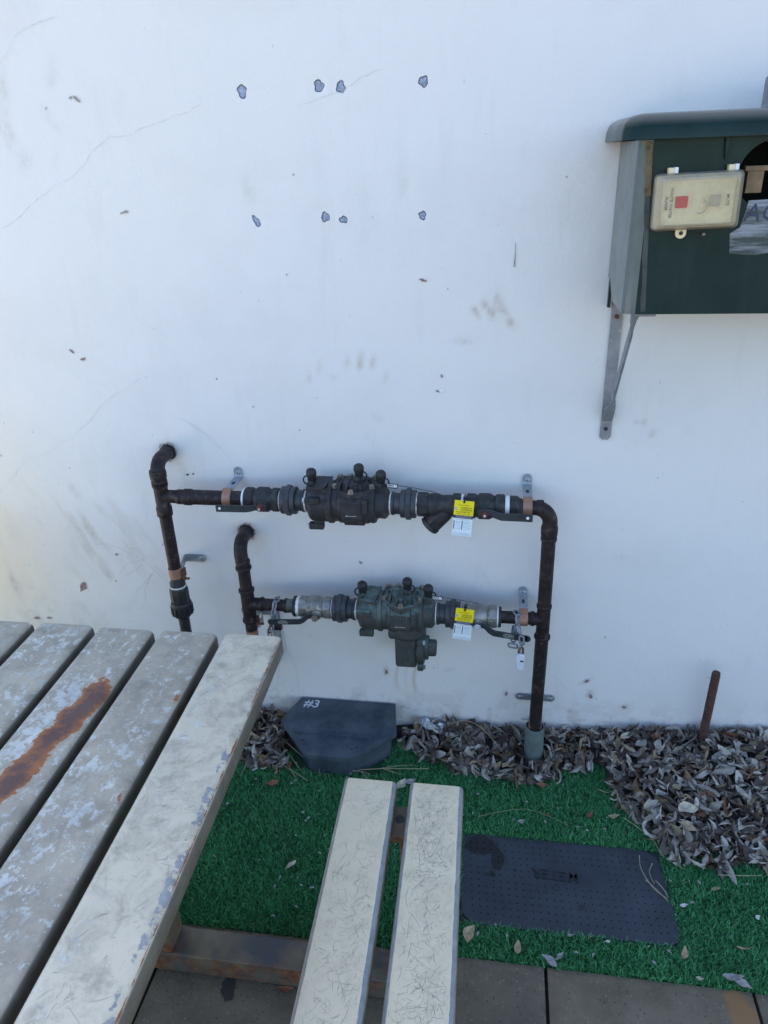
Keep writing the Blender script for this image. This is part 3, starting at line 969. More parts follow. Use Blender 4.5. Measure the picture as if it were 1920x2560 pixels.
for px, pz, rx, rz, a, mt in ((-.171, 1.260, .010, .003, -.3, 'plaster_brown'), (-.133, 1.016, .010, .004, .4, 'white'), (-.14, 1.014, .006, .003, -.4, 'plaster_chip'),
                              (-.131, 1.050, .004, .006, .3, 'plaster_chip'), (-.890, 1.633, .010, .004, -.9, 'plaster_chip'), (-.903, 1.637, .005, .003, .3, 'plaster_chip'),
                              (-.825, 1.414, .008, .004, .2, 'plaster_chip'), (-.835, 1.412, .004, .003, .2, 'plaster_chip'), (-1.027, 1.107, .010, .003, -.7, 'plaster_brown'), (-1.001, 1.087, .008, .004, .3, 'plaster_brown'),
                              (-1.147, .436, .010, .022, -.6, 'plaster_brown'), (-1.024, .546, .005, .004, 0, 'plaster_chip'), (-1.322, .319, .012, .006, .2, 'plaster_brown'), (-1.28, .322, .010, .004, 0, 'plaster_brown'),
                              (-.343, .553, .004, .007, .2, 'plaster_chip'), (-.288, .205, .006, .010, 0, 'plaster_brown'), (-.78, .79, .005, .003, 0, 'ink'), (-.765, .792, .003, .003, 0, 'ink'),
                              (.256, .219, .009, .005, .6, 'plaster_brown'), (.27, .168, .005, .010, .2, 'plaster_brown'), (.045, .158, .004, .009, 0, 'plaster_brown'), (.36, .14, .007, .005, 0, 'plaster_brown')):
    pts = []
    for k in range(11):
        q = 2 * math.pi * k / 11
        r = random.uniform(.55, 1.1)
        dx, dz = rx * r * math.cos(q), rz * r * math.sin(q)
        pts.append((px + dx * math.cos(a) - dz * math.sin(a), -.0026, pz + dx * math.sin(a) + dz * math.cos(a)))
    mb = MB().add(pts, [tuple(range(11))])
    part('paint_chip', mb, mt, wall, smooth=0)

# pits and specks in the paint, too small to pick apart
mb = MB()
rs = random.Random(44)
for k in range(170):
    px, pz = rs.uniform(-1.4, .62), rs.choice((rs.uniform(.1, 1.9), rs.gauss(.95, .3), rs.uniform(.05, .4)))
    if not .03 < pz < 1.95:
        continue
    r0 = min(.0026, rs.expovariate(1 / .0006) + .0005)
    st_ = rs.uniform(.8, 2.2)
    a = rs.gauss(1.57, .5)
    n_ = 7
    pts = []
    for q in range(n_):
        b = 2 * math.pi * q / n_
        dx, dz = r0 * st_ * rs.uniform(.7, 1.1) * math.cos(b), r0 * rs.uniform(.6, 1.1) * math.sin(b)
        pts.append((px + dx * math.cos(a) - dz * math.sin(a), -.0026, pz + dx * math.sin(a) + dz * math.cos(a)))
    mb.add(pts, [tuple(range(n_))])
part('paint_pits', mb, 'pit', wall, smooth=0)['kind'] = 'stuff'

# ------------------------------------------------------------------ pipework
PY = -.09
ZU, ZL = .768, .467
def arc(p0, c, p1, r, n=8):
    """path p0 -> (rounded corner c) -> p1"""
    p0, c, p1 = Vector(p0), Vector(c), Vector(p1)
    a = (p0 - c).normalized()
    b = (p1 - c).normalized()
    t = r / math.tan(a.angle(b) / 2)
    A, B = c + a * t, c + b * t
    ctr = c + (a + b).normalized() * (r / math.sin(a.angle(b) / 2))
    out = [p0]
    va, vb = A - ctr, B - ctr
    an = va.angle(vb)
    ax = va.cross(vb).normalized()
    for k in range(n + 1):
        out.append(ctr + Matrix.Rotation(an * k / n, 3, ax) @ va)
    return out + [p1]
def ring(mb, c, d, r, w_, n=24):
    d = Vector(d)
    return mb.lathe(Vector(c) - d * w_ / 2, d, [(0, r - .0012), (w_ * .2, r), (w_ * .8, r), (w_, r - .0012)], n)
PR = .0158
for px2, pz2 in ((-.823, .851), (-.643, .632)):
    pts = []
    for k in range(22):
        q = 2 * math.pi * k / 22
        r2 = random.uniform(.0215, .0285)
        pts.append((px2 + r2 * math.cos(q), -.0022, pz2 + r2 * math.sin(q)))
    part('broken_render', MB().add(pts, [tuple(range(22))]), 'plaster_chip', wall, smooth=0)
    pts = [(px2 + random.uniform(.019, .0225) * math.cos(2 * math.pi * k / 22), -.0030, pz2 + random.uniform(.019, .0225) * math.sin(2 * math.pi * k / 22)) for k in range(22)]
    part('pipe_hole', MB().add(pts, [tuple(range(22))]), 'inside', wall, smooth=0)
# left riser
xl = -.815
t = thing('copper_riser', 'dark copper riser with elbow from wall and black compression joint near table', 'pipe', (xl, PY, 0))
mb = MB().tube(arc((-.823, .012, .851), (-.816, PY, .856), (xl, PY, .775), .034, 10), .0172, 20)
part('elbow', mb, 'copper_dark', t, 60)
part('socket', ring(MB(), (xl, PY, .826), (0, 0, 1), .0205, .024), 'copper_dark', t)
part('socket', ring(MB(), (xl, PY, .802), (0, 0, 1), .0195, .018), 'copper_dark', t)
mb = MB().lathe((xl, PY, .715), (0, 0, 1), [(0, .0178), (.002, .0195), (.024, .0195), (.027, .0172), (.082, .0172), (.085, .0195), (.094, .0195), (.096, .0175)], 24)
mb.tube([(xl, PY, ZU), (xl + .052, PY, ZU)], .0165, 20)
mb.lathe((xl + .040, PY, ZU), (1, 0, 0), [(0, .0165), (.002, .0185), (.014, .0185), (.016, .0165)], 24)
part('tee', mb, 'copper_dark', t, 45)
mb = MB().tube([(xl, PY, .735), (xl, PY, .535)], PR, 20)
part('pipe', mb, 'copper_dark', t, 60)
mb = MB().lathe((xl + .045, PY, ZU), (1, 0, 0), [(0, .0165), (.006, .0165), (.016, .0205), (.032, .0205), (.036, .0185), (.20, .0185)], 24)
part('branch', mb, 'copper_dark', t, 50)
mb = MB().lathe((xl, PY, .538), (0, 0, 1), [(0, .0176), (.028, .0176)], 24)
part('copper_band', mb, 'copper_band', t, 60)
mb = MB().lathe((xl, PY, .505), (0, 0, 1), [(0, .020), (.018, .020), (.022, .0165), (.036, .0160)], 20)
part('adapter', mb, 'brass_black', t, 50)
mb = MB().lathe((xl, PY, .510), (0, 0, 1), [(0, .0215), (.0035, .0215)], 24)
part('thread_tape', mb, 'ptfe', t, 60)
mb = MB().lathe((xl, PY, .462), (0, 0, 1), [(0, .0245), (.036, .0245), (.043, .0235), (.049, .021)], 8, .5)
part('compression_body', mb, 'black_plastic', t, 30, .0012)
mb = MB().lathe((xl, PY, .418), (0, 0, 1), [(0, .0200), (.006, .0225), (.008, .0265), (.034, .027), (.040, .0275), (.046, .025)], 28)
for k in range(14):
    q = 2 * math.pi * k / 14
    mb.box((xl + .0272 * math.cos(q), PY + .0272 * math.sin(q), .440), (.004, .004, .026), Matrix.Rotation(q, 3, 'Z'))
part('compression_nut', mb, 'black_plastic', t, 40, .0008)
mb = MB().tube([(xl, PY, .425), (xl - .001, PY, .2), (xl, PY, -.03)], .0145, 20)
part('poly_pipe', mb, 'black_plastic', t, 60)

# second riser
x2 = -.629
t = thing('copper_riser', 'short dark copper riser with ring collars feeding the lower valve row', 'pipe', (x2, PY, 0))
mb = MB().tube(arc((-.643, .012, .632), (-.634, PY, .640), (x2, PY, .575), .036, 10), .0172, 20)
part('elbow', mb, 'copper_dark', t, 60)
mb = MB().tube([(x2, PY, .60), (x2, PY, .385)], PR, 20)
mb.tube([(x2, PY, ZL), (-.505, PY, ZL)], PR, 20)
part('pipe', mb, 'copper_dark', t, 60)
for z in (.592, .575, .508, .418):
    part('collar', ring(MB(), (x2, PY, z), (0, 0, 1), .0205 if z != .592 else .0188, .009), 'copper_dark', t)
for x in (-.592, -.527):
    part('collar', ring(MB(), (x, PY, ZL), (1, 0, 0), .0195, .008), 'copper_dark', t)
mb = MB().lathe((x2, PY, .42), (0, 0, 1), [(0, .0175), (.085, .0175)], 24)
mb.lathe((x2, PY, ZL), (1, 0, 0), [(0, .017), (.036, .017)], 24)
part('tee', mb, 'copper_dark', t)
mb = MB().tube(arc((x2, PY, .388), (x2, PY, .235), (x2, .01, .235), .030, 8), PR, 20)
part('bare_pipe', mb, 'copper_band', t, 60)
mb = MB().lathe((-.528, PY, ZL), (1, 0, 0), [(0, .016), (.004, .0185), (.022, .0175), (.026, .020), (.030, .020)], 20)
part('adapter', mb, 'patina', t)

# right riser
x3 = .124
t = thing('copper_riser', 'tall dark copper riser with elbow on top standing in grey sleeve', 'pipe', (x3, PY, 0))
mb = MB().tube(arc((.05, PY, ZU), (x3, PY, ZU), (x3, PY, .70), .036, 10), .0175, 22)
part('elbow', mb, 'copper_dark', t, 60)
for c_, d_, r_, w__ in (((x3, PY, .711), Vector((0, 0, 1)), .0195, .026), ((x3, PY, .690), Vector((0, 0, 1)), .0190, .010), ((.10, PY, ZU), Vector((1, 0, 0)), .0190, .016),
                        ((x3, PY, .416), Vector((0, 0, 1)), .0200, .010), ((x3, PY, .505), Vector((0, 0, 1)), .0185, .010), ((.098, PY, ZL), Vector((1, 0, 0)), .0185, .010)):
    part('socket', ring(MB(), c_, d_, r_, w__), 'copper_dark', t)
bend = [(x3, PY, .71), (x3, PY, .45), (x3 - .001, PY + .002, .30), (x3 - .002, PY + .008, .18), (x3 - .002, PY + .010, .05)]
mb = MB().tube(bend, PR + .0006, 22)
part('pipe', mb, 'copper_dark', t, 60)
mb = MB().tube([(x3, PY, ZL), (.020, PY, ZL)], PR, 20)
part('branch', mb, 'copper_dark', t, 60)
mb = MB().tube([(x3 - .002, PY + .0098, .145), (x3 - .002, PY + .010, .110)], PR + .0012, 22)
part('copper_band', mb, 'copper_band', t, 60)
mb = MB().lathe((x3 - .002, PY + .010, -.04), (0, 0, 1), [(0, .0255), (.160, .0255), (.161, .0225), (.150, .0222), (.150, .0)], 26, cap=False)
single('pipe_sleeve', mb, 'pvc', 'grey green plastic sleeve around the foot of the tall riser', 'pipe sleeve', (x3 - .002, PY + .01, -.04))

# ------------------------------------------------------------------ unions
def hexring(mb, x, z, x1, r, n=8):
    w_ = x1 - x
    mb.lathe((x, PY, z), (1, 0, 0), [(0, r - .0015), (.0015, r), (w_ - .0015, r), (w_, r - .0015)], n, .5)
    return mb
def union(x0, z, mirror, where):
    """pipe union about 66 mm long beginning at x0"""
    t = thing('pipe_union', where, 'pipe fitting', (x0, PY, z))
    s = (lambda a: x0 + a) if not mirror else (lambda a: x0 + .066 - a)
    def seg(a, b, r, n, nm, mt, sm=30):
        p, q = sorted((s(a), s(b)))
        m = MB()
        if n:
            hexring(m, p, z, q, r, n)
        else:
            m.lathe((p, PY, z), (1, 0, 0), [(0, r - .001), (.001, r), (q - p - .001, r), (q - p, r - .001)], 26)
        return part(nm, m, mt, t, sm)
    seg(.000, .004, .0262, 0, 'thread_tape', 'ptfe')
    seg(.004, .015, .0335, 0, 'flange', 'union')
    seg(.015, .028, .0375, 8, 'union_nut', 'union', 25)
    seg(.028, .040, .0335, 0, 'flange', 'union')
    seg(.040, .055, .0255, 0, 'nipple', 'union')
    seg(.055, .062, .0285, 12, 'hexagon', 'union', 25)
    seg(.062, .066, .0265, 0, 'thread_tape', 'ptfe')
    return t
union(-.512, ZU, False, 'black pipe union left of the blackened backflow valve')
union(-.246, ZU, True, 'black pipe union between the blackened backflow valve and strainer')
union(-.405, ZL, False, 'black pipe union left of the green backflow valve')
union(-.141, ZL, True, 'dark pipe union right of green backflow valve, partly behind yellow tag')

# ------------------------------------------------------------------ backflow preventers
def backflow(x0, z0, mt, label, relief):
    t = thing('backflow_preventer', label, 'backflow valve', (x0, PY, z0), 'backflow preventers on the wall')
    P = lambda x, y, z: (x0 + x, PY + y, z0 + z)
    mb = MB().lathe(P(0, 0, 0), (1, 0, 0), [(0, .0255), (.003, .028), (.010, .043), (.016, .0475), (.054, .0485), (.057, .0515), (.066, .0515), (.069, .0465), (.080, .0465), (.083, .0500),
                                            (.150, .0500), (.154, .0475), (.163, .0490), (.168, .0465), (.171, .0385), (.176, .0362), (.190, .0375), (.194, .0340), (.199, .026)], 40)
    part('body', mb, mt, t, 30)
    mb = MB().lathe(P(.090, 0, 0), (1, 0, 0), [(0, .050), (.003, .0555), (.050, .0555), (.053, .050)], 8, .5)
    part('octagon_pad', mb, mt, t, 25, .0012)
    mb = MB().box(P(.148, -.048, .012), (.012, .012, .034)).box(P(.132, -.0505, -.005), (.002, .003, .05))
    part('casting_lug', mb, mt, t, 25, .002)
    # flow arrow scratched in the pad
    mb = MB().ribbon([P(.128, -.0517, -.012), P(.102, -.0517, -.013)], .0012, (0, -1, 0), .0004)
    mb.ribbon([P(.108, -.0517, -.009), P(.102, -.0517, -.013)], .0012, (0, -1, 0), .0004)
    part('flow_arrow', mb, 'grey_print', t, 0)
    for y, z in ((-.044, .021), (-.020, -.055), (.030, .042)):
        mb = MB().box(P(.024, y, z), (.036, .017, .016)).box(P(.030, y * .86, z * .86), (.022, .016, .016))
        lg = part('flange_lug', mb, mt, t, 25, .0025)
        mb = MB().lathe(P(.006, y, z), (-1, 0, 0), [(0, .0062), (.0045, .0062), (.0055, .0045)], 6)
        part('bolt', mb, 'bolt_bright', lg, 20)
    # neck and cover
    cov = [(.063, -.012), (.088, -.040), (.117, -.056), (.146, -.040), (.170, -.012), (.170, .046), (.160, .054), (.074, .054), (.063, .046)]
    sh = lambda k: [(.1165 + (a - .1165) * k, b * k) for a, b in cov]
    U, W2 = (1, 0, 0), (0, 1, 0)
    mb = MB().prism(sh(.90), P(0, 0, .005), U, W2, .030)
    part('cover_neck', mb, mt, t, 25, .002)
    mb = MB().prism(cov, P(0, 0, .030), U, W2, .014, .965)
    cv = part('cover', mb, mt, t, 25, .003)
    mb = MB().prism([(.1165 + (a - .1165) * .72, (b - .004) * .72) for a, b in cov], P(0, .004, .0438), U, W2, .011, .80)
    part('cover_dome', mb, mt, cv, 25, .003)
    mb = MB()
    for rx in (.088, .106, .127, .146):
        mb.box(P(rx, -.004, .050), (.0042, .080 if .09 < rx < .14 else .062, .014))
    mb.box(P(.117, .012, .0505), (.078, .004, .013))
    part('cover_ribs', mb, mt, cv, 25, .0015)
    for bx, by in ((.072, -.014), (.117, -.046), (.160, -.014), (.074, .044), (.160, .044), (.1, .047)):
        mb = MB().lathe(P(bx, by, .043), (0, 0, 1), [(0, .0085), (.002, .0085), (.0021, .0068), (.0075, .0068), (.0085, .0055)], 6, random.random())
        part('bolt', mb, 'bolt', cv, 20)
    # inlet boss and id plate
    mb = MB().prism([(.004, -.024), (.058, -.034), (.060, .030), (.006, .030)], P(0, 0, .030), U, W2, .016)
    part('inlet_boss', mb, mt, t, 25, .003)
    mb = MB().prism([(.022, -.042), (.052, -.042), (.060, .032), (.026, .030)], P(0, 0, .0485), U, W2, .0035)
    part('name_plate', mb, mt, t, 25, .001)
    mb = MB().box(P(.180, 0, .034), (.022, .030, .022))
    part('outlet_boss', mb, mt, t, 25, .003)
    # test cocks with tethered caps
    for k, (cx, cy, cz, side) in enumerate(((.016, -.004, .045, -1), (.128, .006, .055, 1), (.181, -.004, .044, 1))):
        mb = MB().lathe(P(cx, cy, cz), (0, 0, 1), [(0, .013), (.003, .0135), (.005, .008), (.014, .007)], 18)
        tc = part('test_cock', mb, mt, t, 40)
        mb = MB().lathe(P(cx, cy, cz + .009), (0, 0, 1), [(0, .0088), (.002, .0098), (.012, .0105), (.015, .0122), (.022, .0124), (.027, .0112), (.0305, .0075), (.032, .003)], 22)
        part('cap', mb, 'rubber', tc, 60)
        pts = [P(cx + side * (.0095 + .0095 * math.cos(a)), cy - .004, cz + .0125 + .0105 * math.sin(a)) for a in [math.pi * (-.66 + 1.25 * q / 13) for q in range(14)]]
        mb = MB().tube(pts, .0020, 8)
        part('cap_strap', mb, 'rubber', tc, 60)
        mb = MB().lathe(P(cx - side * .002, cy - .009, cz + .007), (0, -1, 0), [(0, .0052), (.005, .0052), (.006, .004)], 10)
        part('drain_screw', mb, mt, tc, 30)
    if relief:
        mb = MB().lathe(P(.128, .0, -.020), (0, 0, -1), [(0, .046), (.034, .045), (.044, .038)], 30)
        part('relief_neck', mb, mt, t, 30)
        mb = MB().box(P(.1245, -.002, -.104), (.056, .064, .092)).box(P(.105, -.004, -.052), (.05, .06, .026))
        part('relief_body', mb, mt, t, 30, .009, 3)
        mb = MB().lathe(P(.140, 0, -.105), (1, 0, 0), [(0, .032), (.012, .033), (.013, .042), (.030, .042), (.032, .032), (.040, .031), (.041, .0225), (.058, .0215), (.060, .019)], 26)
        rf = part('relief_cap', mb, mt, t, 30)
        for y, z in ((-.030, -.070), (-.026, -.148), (.03, -.07), (.03, -.148)):
            mb = MB().box(P(.161, y, z), (.016, .016, .018))
            part('flange_lug', mb, mt, rf, 25, .003)
            mb = MB().lathe(P(.168, y, z), (1, 0, 0), [(0, .0062), (.005, .0062), (.006, .005)], 6)
            part('bolt', mb, 'bolt_bright' if z > -.1 else 'bolt', rf, 20)
        mb = MB().lathe(P(.120, -.018, -.148), (0, 0, -1), [(0, .004), (.006, .004), (.008, .002)], 10)
        part('drain_nub', mb, mt, rf, 30)
    return t
backflow(-.446, ZU, 'brass_black', 'blackened bronze backflow preventer with three rubber caps on the upper pipe', False)
backflow(-.339, ZL, 'patina', 'green tarnished backflow preventer with relief valve hanging below, on lower pipe', True)

# ------------------------------------------------------------------ y strainer
t = thing('y_strainer', 'blackened bronze strainer with angled leg beside the black union', 'strainer', (-.13, PY, ZU))
mb = MB().lathe((-.181, PY, ZU), (1, 0, 0), [(0, .0275), (.002, .029), (.023, .029), (.026, .027)], 8, .5)
part('hexagon_end', mb, 'brass_black', t, 25, .001)
mb = MB().lathe((-.099, PY, ZU), (1, 0, 0), [(0, .0265), (.002, .0285), (.018, .0285), (.020, .027)], 8, .5)
part('hexagon_end', mb, 'brass_black', t, 25, .001)
mb = MB().lathe((-.157, PY, ZU), (1, 0, 0), [(0, .0245), (.010, .0275), (.022, .0275), (.032, .0235), (.060, .0245)], 28)
part('body', mb, 'brass_black', t, 50)
ld_ = Vector((-.70, -.10, -.715)).normalized()
mb = MB().lathe(Vector((-.106, PY, ZU - .004)), ld_, [(0, .018), (.02, .0225), (.058, .0228), (.060, .0212), (.0605, .0245), (.069, .0245), (.071, .0215)], 28)
part('leg', mb, 'brass_black', t, 40)
text_part('Y', .012, Vector((-.1285, PY - .029, ZU - .022)), (.8, .05, -.55), (.55, .0, .8), 'brass_black', t, .001)
text_part('DURA', .008, Vector((-.142, PY - .0275, ZU - .034)), (.66, .09, .70), (-.72, -.1, .66), 'brass_black', t, .001)
mb = MB().lathe((-.0795, PY, ZU), (1, 0, 0), [(0, .0262), (.012, .0262)], 26)
part('thread_tape', mb, 'ptfe', t, 60)

# ------------------------------------------------------------------ ball valves
def plate_path(mb, pts, wd, th, nrm=(0, 0, 1)):
    """flat bar swept along pts, wd across nrm direction"""
    pts = [Vector(p) for p in pts]
    vs, fs = [], []
    up_ = Vector(nrm)
    for i, p in enumerate(pts):
        d = (pts[min(i + 1, len(pts) - 1)] - pts[max(i - 1, 0)]).normalized()
        u = (up_ - d * up_.dot(d)).normalized()
        s = d.cross(u)
        k = wd[i] if isinstance(wd, (list, tuple)) else wd
        vs += [p + u * k / 2 + s * th / 2, p - u * k / 2 + s * th / 2, p - u * k / 2 - s * th / 2, p + u * k / 2 - s * th / 2]
    n = len(pts)
    for i in range(n - 1):
        for k in range(4):
            fs.append((i * 4 + k, i * 4 + (k + 1) % 4, i * 4 + 4 + (k + 1) % 4, i * 4 + 4 + k))
    fs += [(0, 3, 2, 1), ((n - 1) * 4, (n - 1) * 4 + 1, (n - 1) * 4 + 2, (n - 1) * 4 + 3)]
    return mb.add(vs, fs)
def valve(x0, x1, z, mt, label, stem_x, stem_z, hpts, wds, nut, hmat, tip, flip):
    t = thing('ball_valve', label, 'valve', (stem_x, PY, z), 'lever ball valves')
    L_ = x1 - x0
    prof = [(0, .0262), (.002, .0275), (L_ * .24, .0275), (L_ * .27, .0245), (L_ * .36, .0285), (L_ * .40, .0305), (L_ * .66, .0305), (L_ * .70, .0275), (L_ * .74, .0262), (L_ * .98, .0262), (L_, .025)]
    if flip:
        prof = [(L_ - a, r) for a, r in prof[::-1]]
    mb = MB().lathe((x0, PY, z), (1, 0, 0), prof, 30)
    part('body', mb, mt, t, 30)
    for a, b in ((0, .26), (.76, 1.)):
        mb = MB().lathe((x0 + L_ * a + .001, PY, z), (1, 0, 0), [(0, .0275), (.002, .0292), (L_ * (b - a) - .004, .0292), (L_ * (b - a) - .002, .0275)], 8, .5)
        part('hexagon_end', mb, mt, t, 25, .001)
    mb = MB().lathe((stem_x, PY - .02, stem_z), (0, -1, 0), [(0, .0125), (.012, .0125), (.014, .009), (.028, .008)], 20)
    part('stem', mb, mt, t, 40)
    mb = plate_path(MB(), hpts, wds, .0032)
    if tip:
        a, b = Vector(hpts[-1]), Vector(hpts[-2])
        d = (a - b).normalized()
        mb.lathe(a + Vector((0, .0016, 0)) - d * .001, (0, -1, 0), [(0, wds[-1] / 2), (.0032, wds[-1] / 2)], 20)
    h = part('handle', mb, hmat, t, 25, .0008)
    y = hpts[0][1]
    mb = MB().lathe((stem_x, y - .001, stem_z), (0, -1, 0), [(0, .0098), (.001, .0098), (.0011, .0082), (.0062, .0082), (.0066, .0048), (.0095, .0046)], 6, .2)
    part('nut', mb, nut, h, 20)
    return t, h
HY = -.136
t, h = valve(-.599, -.513, ZU, 'brass_black', 'blackened ball valve with straight black lever and one white rivet hole, near the left riser', -.549, .768,
             [(-.535, HY, .767), (-.562, HY, .767), (-.574, HY - .004, .766), (-.584, HY - .006, .766), (-.657, HY - .006, .765)], [.014, .014, .0165, .018, .018], 'red_nut', 'handle', False, False)
mb = MB().lathe((-.647, HY - .0078, .766), (0, -1, 0), [(0, .0032), (.0008, .0032)], 16)
part('hang_hole', mb, 'white', h, 0)
mb = MB().lathe((-.600, HY - .0078, .767), (0, -1, 0), [(0, .0030), (.0006, .0030)], 4)
part('stop_mark', mb, 'ink', h, 0)
mb = MB().lathe((-.549, HY - .010, .768), (0, -1, 0), [(0, .0035), (.001, .0035)], 4, .5)
part('stem_square', mb, 'bolt_bright', h, 0)
mb = MB().lathe((-.6035, PY, ZU), (1, 0, 0), [(0, .0262), (.005, .0262)], 26)
part('thread_tape', mb, 'ptfe', t, 60)
t, h = valve(-.067, .021, ZU, 'brass_black', 'blackened ball valve with straight black lever, between the yellow tag and right elbow', -.024, .770,
             [(-.040, HY, .771), (-.010, HY, .773), (.000, HY - .003, .770), (.013, HY - .006, .767), (.082, HY - .006, .766)], [.016, .016, .017, .0185, .0185], 'red_nut', 'handle', False, True)
mb = MB().lathe((.071, HY - .0078, .767), (0, -1, 0), [(0, .0034), (.0008, .0034)], 16)
part('hang_hole', mb, 'white', h, 0)
mb = MB().lathe((-.024, HY - .010, .770), (0, -1, 0), [(0, .0038), (.001, .0038)], 4, .5)
part('stem_square', mb, 'bolt_bright', h, 0)
mb = MB().lathe((.0205, PY, ZU), (1, 0, 0), [(0, .0262), (.010, .0262)], 26)
part('thread_tape', mb, 'ptfe', t, 60)
mb = MB().lathe((.030, PY, ZU), (1, 0, 0), [(0, .0265), (.018, .0265), (.024, .0215), (.030, .0205)], 8, .5)
part('hexagon_adapter', mb, 'brass_black', t, 25, .001)
t, h = valve(-.490, -.406, ZL, 'nickel', 'tarnished silver ball valve with black oval-badged lever chained at its left end', -.440, .465,
             [(-.428, HY, .466), (-.452, HY, .470), (-.462, HY - .002, .467), (-.472, HY - .004, .458), (-.480, HY - .005, .4545), (-.556, HY - .005, .449)], [.011, .013, .0135, .0145, .0155, .0165], 'bolt', 'handle', True, True)
text_part('DURA', .0062, (-.5225, HY - .0068, .4508), (1, 0, .065), (-.065, 0, 1), 'grey_print', h)
mb = MB().loop([(-.5225 + .0125 * math.cos(a), HY - .0070, .4508 + .0048 * math.sin(a)) for a in [2 * math.pi * k / 28 for k in range(28)]], .0004, 6)
part('oval_badge', mb, 'grey_print', h, 0)
mb = MB().lathe((-.497, PY, ZL), (1, 0, 0), [(0, .0262), (.008, .0262)], 26)
part('thread_tape', mb, 'ptfe', t, 60)
mb = MB()
hexring(mb, -.506, ZL, -.496, .0275, 12)
part('lock_ring', mb, 'brass_black', t, 25)
t, h = valve(-.076, .012, ZL, 'nickel', 'tarnished silver ball valve with black oval-badged lever chained to a white padlock', -.035, .464,
             [(-.044, HY, .467), (-.022, HY, .470), (-.012, HY - .002, .466), (-.004, HY - .004, .458), (.006, HY - .005, .4525), (.020, HY - .005, .4505), (.086, HY - .005, .4415)], [.013, .014, .0155, .0165, .017, .017, .0175], 'bolt_bright', 'handle', True, True)
text_part('DURA', .0068, (.0405, HY - .0068, .4478), (1, 0, -.13), (.13, 0, 1), 'grey_print', h)
mb = MB().loop([(.0405 + .0125 * math.cos(a), HY - .0070, .4478 + .0052 * math.sin(a) - .13 * .0125 * math.cos(a)) for a in [2 * math.pi * k / 28 for k in range(28)]], .0004, 6)
part('oval_badge', mb, 'grey_print', h, 0)
mb = MB().lathe((.012, PY, ZL), (1, 0, 0), [(0, .0262), (.003, .0262)], 26)
part('thread_tape', mb, 'ptfe', t, 60)
mb = MB()
hexring(mb, .0145, ZL, .022, .0265, 12)
part('lock_ring', mb, 'brass_black', t, 25)

# ------------------------------------------------------------------ pipe brackets
def strap_screw(t, x, z, y=-.0045):
    mb = MB().lathe((x, y, z), (0, -1, 0), [(0, .0065), (.0006, .0065), (.0025, .0045), (.003, .0)], 16)
    s = part('screw', mb, 'galv', t, 30)
    mb = MB().lathe((x, y - .003, z), (0, -1, 0), [(0, .0016), (.0004, .0016)], 8)
    part('screw_socket', mb, 'ink', s, 0)
def bracket_up(x, zs_, zp, label, band=True):
    """strap up the wall, bent out to a clip round a horizontal pipe"""
    t = thing('pipe_bracket', label, 'bracket', (x, 0, zs_), 'galvanised pipe brackets')
    mb = MB()
    prof = [(-.0035, zs_ + .006), (-.0035, zp + .026), (-.006, zp + .021), (-.012, zp + .0195), (PY + .010, zp + .0185)]
    plate_path(mb, [(x, y, z) for y, z in prof], .022, .0028, (1, 0, 0))
    mb.lathe((x, -.0049, zs_ + .004), (0, 1, 0), [(0, .011), (.0028, .011)], 20)
    part('strap', mb, 'galv', t, 25, .0004)
    mb = MB().box((x, -.045, zp + .0208), (.007, .016, .0006))
    part('slot', mb, 'ink', t, 0)
    strap_screw(t, x, zs_)
    if band:
        mb = MB().lathe((x - .0105, PY, zp), (1, 0, 0), [(0, .0195), (.021, .0195)], 26)
        mb.box((x, PY, zp + .021), (.021, .012, .008))
        part('clip_band', mb, 'copper_band', t, 40)
    return t
bracket_up(-.644, .800, ZU, 'galvanised bracket with copper clip left of upper ball valve lever')
bracket_up(.0715, .800, ZU, 'galvanised bracket with copper clip beside the upper right elbow')
bracket_up(.0755, .489, ZL, 'galvanised bracket with copper clip above the white padlock chain')
t = thing('pipe_bracket', 'galvanised angled bracket holding the left riser above its black joint', 'bracket', (-.784, 0, .547), 'galvanised pipe brackets')
mb = plate_path(MB(), [(-.776, -.0035, .547), (-.818, -.0035, .547), (-.824, -.008, .547), (-.815, -.050, .547), (-.803, PY + .004, .547)], .022, .0028, (0, 0, 1))
mb.lathe((-.776, -.0049, .547), (0, 1, 0), [(0, .011), (.0028, .011)], 20)
part('strap', mb, 'galv', t, 25, .0004)
strap_screw(t, -.778, .547)
mb = MB().lathe((-.796, PY - .004, .537), (1, 0, 0), [(0, .003), (.018, .003)], 10)
mb.lathe((-.793, PY - .004, .537), (1, 0, 0), [(0, .0058), (.005, .0058)], 6)
mb.box((-.795, PY + .004, .548), (.004, .022, .024))
part('clamp_bolt', mb, 'rust_nut', t, 30)
t = thing('pipe_bracket', 'galvanised bracket behind the chained lever of the short riser', 'bracket', (-.60, 0, .39), 'galvanised pipe brackets')
mb = plate_path(MB(), [(-.676, -.0035, .388), (-.590, -.0035, .388)], .022, .0028, (0, 0, 1))
mb.lathe((-.676, -.0049, .388), (0, 1, 0), [(0, .011), (.0028, .011)], 20)
plate_path(mb, [(-.590, -.0068, .400), (-.590, -.0068, .250)], .022, .0028, (1, 0, 0))
plate_path(mb, [(-.628, -.006, .388), (-.612, -.045, .388), (-.612, PY + .006, .400)], .022, .0028, (0, 0, 1))
part('strap', mb, 'galv', t, 25, .0004)
strap_screw(t, -.675, .388)
mb = MB().lathe((-.612, PY - .004, .409), (1, 0, 0), [(0, .003), (.020, .003)], 10)
mb.box((-.611, PY + .004, .414), (.004, .020, .022))
part('clamp_bolt', mb, 'rust_nut', t, 30)
t = thing('pipe_bracket', 'galvanised saddle strap on the wall behind the tall riser near the leaves', 'bracket', (x3, 0, .154), 'galvanised pipe brackets')
